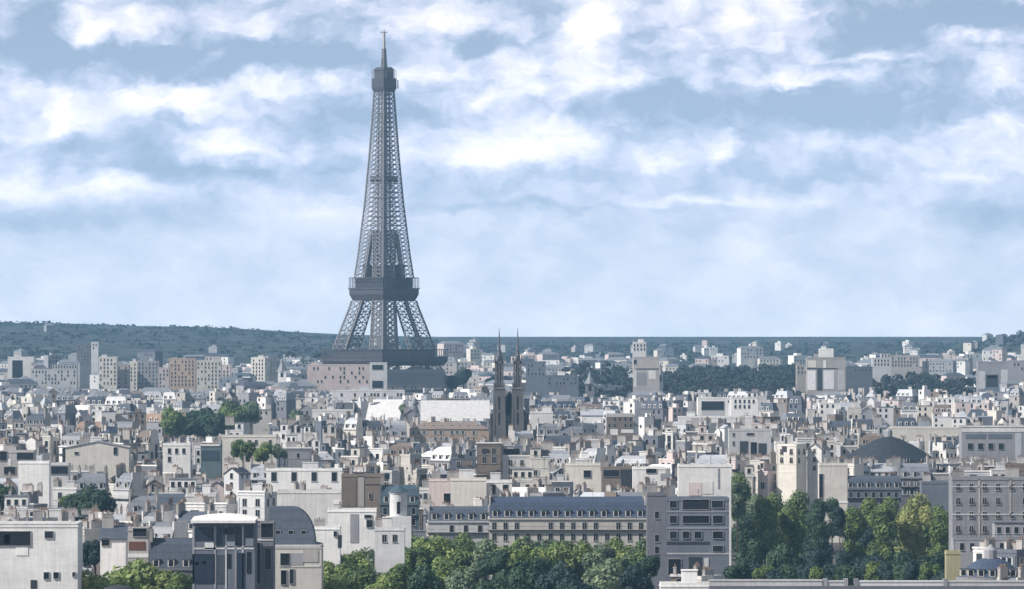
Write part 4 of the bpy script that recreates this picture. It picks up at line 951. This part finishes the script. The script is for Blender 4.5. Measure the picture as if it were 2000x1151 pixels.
def far_city():
    q = random.Random(8); b = MB(); names = ['white','pale grey','cream','warm grey','blue grey','pinkish','mid grey']
    mats = [wmat(n) for n in names]+[rmat('grey zinc'), rmat('dark slate'), M_GLASS]
    def house(px, d, h, w, dp, mi, ri):
        x = (px-1000)*d/F; z = G(x,d); a = q.uniform(-.6,.6); ca, sa = math.cos(a), math.sin(a); st = len(b.v)
        b.box(-w/2,w/2,-dp/2,dp/2,-4,h,mi,True)
        if q.random() < .6: b.frust((-w/2-.2,w/2+.2,-dp/2-.2,dp/2+.2),h,(-w/2+dp*.3,w/2-dp*.3,-.3,.3),h+dp*.22,ri,True)
        else: b.box(-w*.2,w*.15,-dp*.2,dp*.3,h,h+2.2,mi,True)
        nf = max(1,int(h/6))
        for f in range(min(nf,3)):
            for c in range(int(w/3.4)):
                if q.random()<.35: continue
                xx = -w/2+1.7+c*3.4; zz = h-2.4-f*3.4; b.poly([(xx-.6,-dp/2-.05,zz-.9),(xx+.6,-dp/2-.05,zz-.9),(xx+.6,-dp/2-.05,zz+.9),(xx-.6,-dp/2-.05,zz+.9)],9)
        for i in range(st, len(b.v)):
            vx,vy,vz = b.v[i]; b.v[i] = (x+vx*ca-vy*sa, d+vx*sa+vy*ca, z+vz)
    wood = [(1085,1240,722,772),(1288,1576,708,772),(1650,1910,724,776)]
    n = 0
    for i in range(3100):
        d = 3350+ (q.random()**1.3)*5200; px = q.uniform(-240, 2240); h = q.uniform(12,24)*(1 if d < 4800 else .8 if d < 6000 else .5)
        y = HOR+(EYE-G((px-1000)*d/F,d)-h)*F/d
        if any(a-14 < px < c+14 and yy0-2 < y < yy1+8 for a,c,yy0,yy1 in wood) and q.random() < .985: continue
        if any(o_[0]-10 < px < o_[1]+10 and d < o_[4]+o_[5]+8 and y < o_[3] for o_ in OCC if o_[4] > 2900): continue
        if 620 < px < 880 and d < 4200: continue
        if d > 5900 and q.random() < (.965 if px < 700 and d > 6600 else .88): continue
        if px < 880 and d > 5300 and q.random() < .6: continue
        if q.random() < .06 and 4400 < d < 6000: h *= 1.7
        house(px, d, h, q.uniform(10,26) if d < 6000 else q.uniform(7,13), q.uniform(9,15), q.choice([0,0,1,1,2,3,4,5,6]), q.choice([7,7,8])); n += 1
    o = b.build('distant_rooftops', mats); tag(o, 'hazy mass of small pale distant houses spreading to the hills', 'rooftops', kind='stuff')
far_city()

# ------------------------------------------------------------------ the general run of roofs
def blocked(px0, px1, d, yt, dep):
    """lowest row the top may take so that it hides nothing placed by hand; None if it cannot stand here"""
    top = yt
    for (x0,x1,y0,y1,od,hd) in OCC:
        if px1 < x0+1 or px0 > x1-1: continue
        if abs(d-od) < hd+dep/2+6: return None
        if d < od and top < y1: top = y1
    return top
def fill():
    ROWS = []
    d = 1232.0
    while d < 3450:
        ROWS.append(d); d *= 1.05
    out = []
    for ri, d0 in enumerate(ROWS):
        pxm = F/d0; px = -290+rnd.uniform(-30,0); left = 0
        while px < 2290:
            if left <= 0:           # a new street block: its houses share a direction, a height and often a roof
                left = rnd.choice((1,2,2,3,4))
                bst = rnd.choices(['mansard','flat','gable','hip','step','mono'], [.22,.30,.05,.07,.28,.08])[0]
                rot = 0 if rnd.random() < .38 else rnd.choice((-1,-1,-1,1))*rnd.uniform(18,44)
                rot += rnd.uniform(-4,4); bh = rnd.gauss(0,2.2); bd = rnd.uniform(-.015,.015)*d0
                if rnd.random() < .1: bh += rnd.uniform(2,4)
            left -= 1
            style = bst if rnd.random() < .6 else rnd.choice(['mansard','flat','flat','step','gable'])
            w = rnd.uniform(5.5,11) if style != 'mansard' else rnd.uniform(8,16)
            if style == 'gable': w = rnd.uniform(5.5,9)
            pw = w*pxm*(1.0 if abs(rot)<8 else 1.12)
            d = d0+bd+rnd.uniform(-.004,.004)*d0
            dep = rnd.uniform(7,10)
            x = (px+pw/2-1000)*d/F; h = 23.2+bh+rnd.gauss(0,.9)+(2.5 if style=='mansard' else 0)
            yt = HOR+(EYE-G(x,d)-h)*F/d
            t = blocked(px, px+pw, d, yt, dep)
            if t is not None:
                lim = HOR+(EYE-G(x,d)-8)*F/d
                if t <= lim and t < 1148: out.append((px,pw,t,d,dep,style,rot))
            px += pw*rnd.uniform(.97,1.03)+(rnd.uniform(.3,3.5)*pxm if left <= 0 else 0)
    out.sort(key=lambda q: q[3])
    return out
WALLW = (['white']*27+['pale grey']*17+['cream']*14+['warm grey']*9+['mid grey']*9+['stone']*6+['pinkish']*4+['blue grey']*6+['dark grey']*9+['brown']*7)
ROOFW = (['light zinc']*30+['grey zinc']*26+['dark slate']*32+['navy']*6+['white']*8+['brown']*5+['tile']*2)
cands = fill()
def voids(root, w, dep, H):
    """dark strip windows, loggias and pale panels on the top storeys"""
    for k in range(rnd.choice((1,1,2))):
        u = rnd.uniform(.6, w*.55); l = rnd.uniform(1.8, max(2.2, w*.5)); u1 = min(w-.5, u+l); z = H-rnd.uniform(2.8,3.6)-3.2*k-(4.5 if root.name.startswith(('mans','gab','hip')) else 0)
        if u1-u < 1: continue
        m = rnd.choice((M_GLASS, M_DARK, M_DARK, wmat('brown')))
        holes(root, w, dep, [(u,u1,z,z+rnd.uniform(1.3,2.3),'strip_window',m)])
NFILL = 430
inside = [c for c in cands if c[0]+c[1] > -4 and c[0] < 2004]; outside = [c for c in cands if not (c[0]+c[1] > -4 and c[0] < 2004)]
for i, (px,pw,t,d,dep,style,rot) in enumerate(inside[:NFILL]):
    near = d < 2150
    bldg(px, px+pw, t, None, d=d, style=style, wall=rnd.choice(WALLW if near else WALLW[:-16]), roof=rnd.choice(ROOFW), rot=rot, dep=dep,
         floors=rnd.choice((2,2,3)) if near else (2 if d < 2450 else 1), wk=rnd.choice(('plain','cross','shut','rail')) if near else 'plain',
         spacing=rnd.uniform(2.5,4.2), ws=rnd.choice((.95,1.1,1.25,1.5)), skip=rnd.choice((0,0,0,.15,.85)), chim=rnd.choice((1,2,2,3,4)), occ=False, dorm=True, extra=voids if near and rnd.random() < .6 else None)
def rest(lst):
    b = MB(); names = ['white','pale grey','cream','warm grey','mid grey','stone','pinkish','blue grey','dark grey','brown']; rn = ['light zinc','grey zinc','dark slate','navy','white','brown','tile']
    mats = [wmat(n) for n in names]+[rmat(n) for n in rn]+[M_GLASS, M_BRICK, M_POT]
    for (px,pw,t,d,dep,style,rot) in lst:
        cx = (px+pw/2-1000)*d/F; gz = G(cx,d); H = EYE-(t-HOR)*d/F-gz; w = pw*d/F; a = R(rot); w = max(4,(w-dep*abs(math.sin(a)))/math.cos(a)) if abs(rot)>8 else w
        mi = names.index(rnd.choice(WALLW)); ro = 10+rn.index(rnd.choice(ROOFW)); st = len(b.v); x1, y1 = w/2, dep/2
        if style in ('flat','step'):
            b.box(-x1,x1,-y1,y1,-3,H-.4,mi); b.box(-x1-.1,x1+.1,-y1-.1,y1+.1,H-.4,H,mi if rnd.random()<.5 else ro)
            hx = rnd.uniform(-.5,.4)*x1; b.box(hx,hx+x1*rnd.uniform(.3,.6),-y1*.4,y1*.6,H,H+rnd.uniform(1.5,2.8),rnd.choice([0,1,mi])); e = H
        elif style in ('mansard','hip','mono'):
            rh = 4.2; e = H-rh; b.box(-x1,x1,-y1,y1,-3,e,mi); b.box(-x1-.3,x1+.3,-y1-.3,y1+.3,e-.3,e+.02,mi)
            b.frust((-x1,x1,-y1,y1),e+.02,(-x1+1.2,x1-1.2,-y1+1.5,y1-1.5) if style=='mansard' else (-x1+2,x1-2,-.2,.2),H,ro)
            if style == 'mansard':
                for c in range(int(w/3.2)): xx = -x1+1.8+c*3.2; b.box(xx-.7,xx+.7,-y1-.02,-y1+1.6,e+.3,e+2.2,0); b.poly([(xx-.45,-y1-.05,e+.5),(xx+.45,-y1-.05,e+.5),(xx+.45,-y1-.05,e+1.9),(xx-.45,-y1-.05,e+1.9)],17)
        else:
            e = H-2.6; b.box(-x1,x1,-y1,y1,-3,e,mi); b.poly([(-x1,-y1,e),(x1,-y1,e),(0,-y1,H)],mi); b.poly([(x1,y1,e),(-x1,y1,e),(0,y1,H)],mi)
            for s_ in (-1,1): b.poly([(s_*(x1+.2),-y1-.2,e-.05),(s_*(x1+.2),y1+.2,e-.05),(0,y1+.2,H+.05),(0,-y1-.2,H+.05)],ro)
        for f in range(2):
            for c in range(int(w/3)):
                if rnd.random() < .35: continue
                xx = -x1+1.5+c*3; zz = e-1.9-f*3.1; b.poly([(xx-.55,-y1-.05,zz-.9),(xx+.55,-y1-.05,zz-.9),(xx+.55,-y1-.05,zz+.9),(xx-.55,-y1-.05,zz+.9)],17)
        for c in range(rnd.choice((1,2,3))):
            xx = rnd.uniform(-.9,.7)*x1; yy = rnd.uniform(-.2,.6)*y1; b.box(xx,xx+rnd.uniform(.8,2.4),yy,yy+.7,e,H+1.7,18)
        for i in range(st, len(b.v)):
            vx,vy,vz = b.v[i]; b.v[i] = (cx+vx*math.cos(a)-vy*math.sin(a), d+vx*math.sin(a)+vy*math.cos(a), gz+vz)
    o = b.build('receding_rooftops', mats); tag(o, 'dense pale roofs and chimneys receding in the middle distance below the tower', 'rooftops', kind='stuff')
rest(inside[NFILL:]+outside)
print('FILL', len(cands), 'PLACED', len(PLACED), 'objects', len(bpy.data.objects))

# ------------------------------------------------------------------ labels that single each thing out
LAND += [(750,600,'the lattice tower'),(750,430,'the lattice tower'),(190,975,'the large round dark tree'),(390,830,'the left tree clump'),(1540,1020,'the poplars'),(1788,1000,'the yellow-green tree'),
         (940,1100,'the tree band'),(260,1125,'the bright low trees'),(2000,900,'the right edge'),(0,800,'the left edge')]
def look(i):
    rn = {'light zinc':'light zinc','grey zinc':'grey zinc','dark slate':'dark slate','navy':'navy blue','white':'white','tile':'tiled','brown':'brown','teal slate':'teal','dome slate':'dark slate'}[i['roof']]
    rn = rn.replace(' ','-'); sty = {'mansard':f'building with {rn} mansard','flat':'flat-topped block','gable':f'gabled {rn}-roofed house','hip':f'hipped {rn}-roofed house','mono':f'house with sloping {rn} roof','step':'stepped terrace block'}[i['style']]
    size = 'wide ' if i['w'] > 15 else 'narrow ' if i['w'] < 8.5 else ''
    return f"{size}{i['wall'].replace(' ','-')} {sty}"
def rel(i):
    cx, cy = (i['x0']+i['x1'])/2, i['yt']+8; best = None
    L = [l for l in LAND if l[2]]
    L.sort(key=lambda l: abs(l[0]-cx)+1.6*abs(l[1]-cy)); l = L[0]
    dx, dy = cx-l[0], cy-l[1]
    if abs(dx) > 1.3*abs(dy): r_ = 'left of' if dx < 0 else 'right of'
    else: r_ = 'in front of' if dy > 0 else 'behind'
    return r_+' '+l[2]
use = {}
for i in PLACED: 
    i['o']['label'] = look(i)+', '+rel(i); use.setdefault(i['o']['label'], []).append(i)
ORD = ['first','second','third','fourth','fifth','sixth','seventh','eighth','ninth','tenth','eleventh','twelfth']
for lab, lst in use.items():
    if len(lst) < 2: continue
    lst.sort(key=lambda i: (i['x0']+i['x1']))
    if len(lst) == 2: tags_ = ['left one: ', 'right one: ']
    else: tags_ = ['leftmost: ']+[ORD[j]+' from left: ' for j in range(1, min(len(lst),12)-1)]+['rightmost: ']
    for i, tg in zip(lst, tags_): i['o']['label'] = tg+lab
kn = {'mid':'mid-green','light':'bright green','dark':'dark green','grey':'grey-green','yellow':'yellow-green','teal':'bluish dark'}
tl = {}
for (o, px, yt, d, kd, tall, lab) in TREES:
    if lab: continue
    place = 'in the bottom band,' if px < 1290 else 'in the grove,'
    pos = ('before the long navy roof' if 955 < px < 1262 else 'under the great pale wall' if px < 760 else 'left of the long navy roof') if px < 1290 else ('by the slate-grey office' if px < 1520 else 'below the black-slit cream tower' if px < 1650 else 'under the blue slate roofs' if px < 1765 else 'nearest the lilac-grey corner')
    row = 'tall' if tall and yt < 1020 else ('upper' if yt < 1075 and px < 1290 or yt < 1030 and px >= 1290 else 'lower')
    tl.setdefault(f'{kn[kd]} {row} tree {place} {pos}', []).append((px, o))
for lab, lst in tl.items():
    lst.sort(key=lambda q: q[0]); tags_ = [''] if len(lst) == 1 else ['left ','right '] if len(lst) == 2 else ['left ']+['middle ']*(len(lst)-2)+['right ']
    for n_, ((px, o), tg) in enumerate(zip(lst, tags_)):
        o['label'] = (ORD[n_]+' from left, ' if len(lst) > 3 else tg)+lab.replace('bluish dark','bluish').replace(' upper',' upper')

# ------------------------------------------------------------------ the air
def haze():
    b = MB(); b.box(-5600, 5600, -600, 13600, -20, 345)
    m = bpy.data.materials.new('air'); m.use_nodes = True; t = m.node_tree; t.nodes.clear()
    v = t.nodes.new('ShaderNodeVolumePrincipled'); o = t.nodes.new('ShaderNodeOutputMaterial')
    v.inputs['Color'].default_value = (.38,.70,1.0,1); v.inputs['Density'].default_value = HAZE_D; v.inputs['Anisotropy'].default_value = .2
    t.links.new(v.outputs[0], o.inputs['Volume'])
    tag(b.build('haze', m), 'thin blue air between the look-out and the hills', 'haze', kind='stuff')
haze()
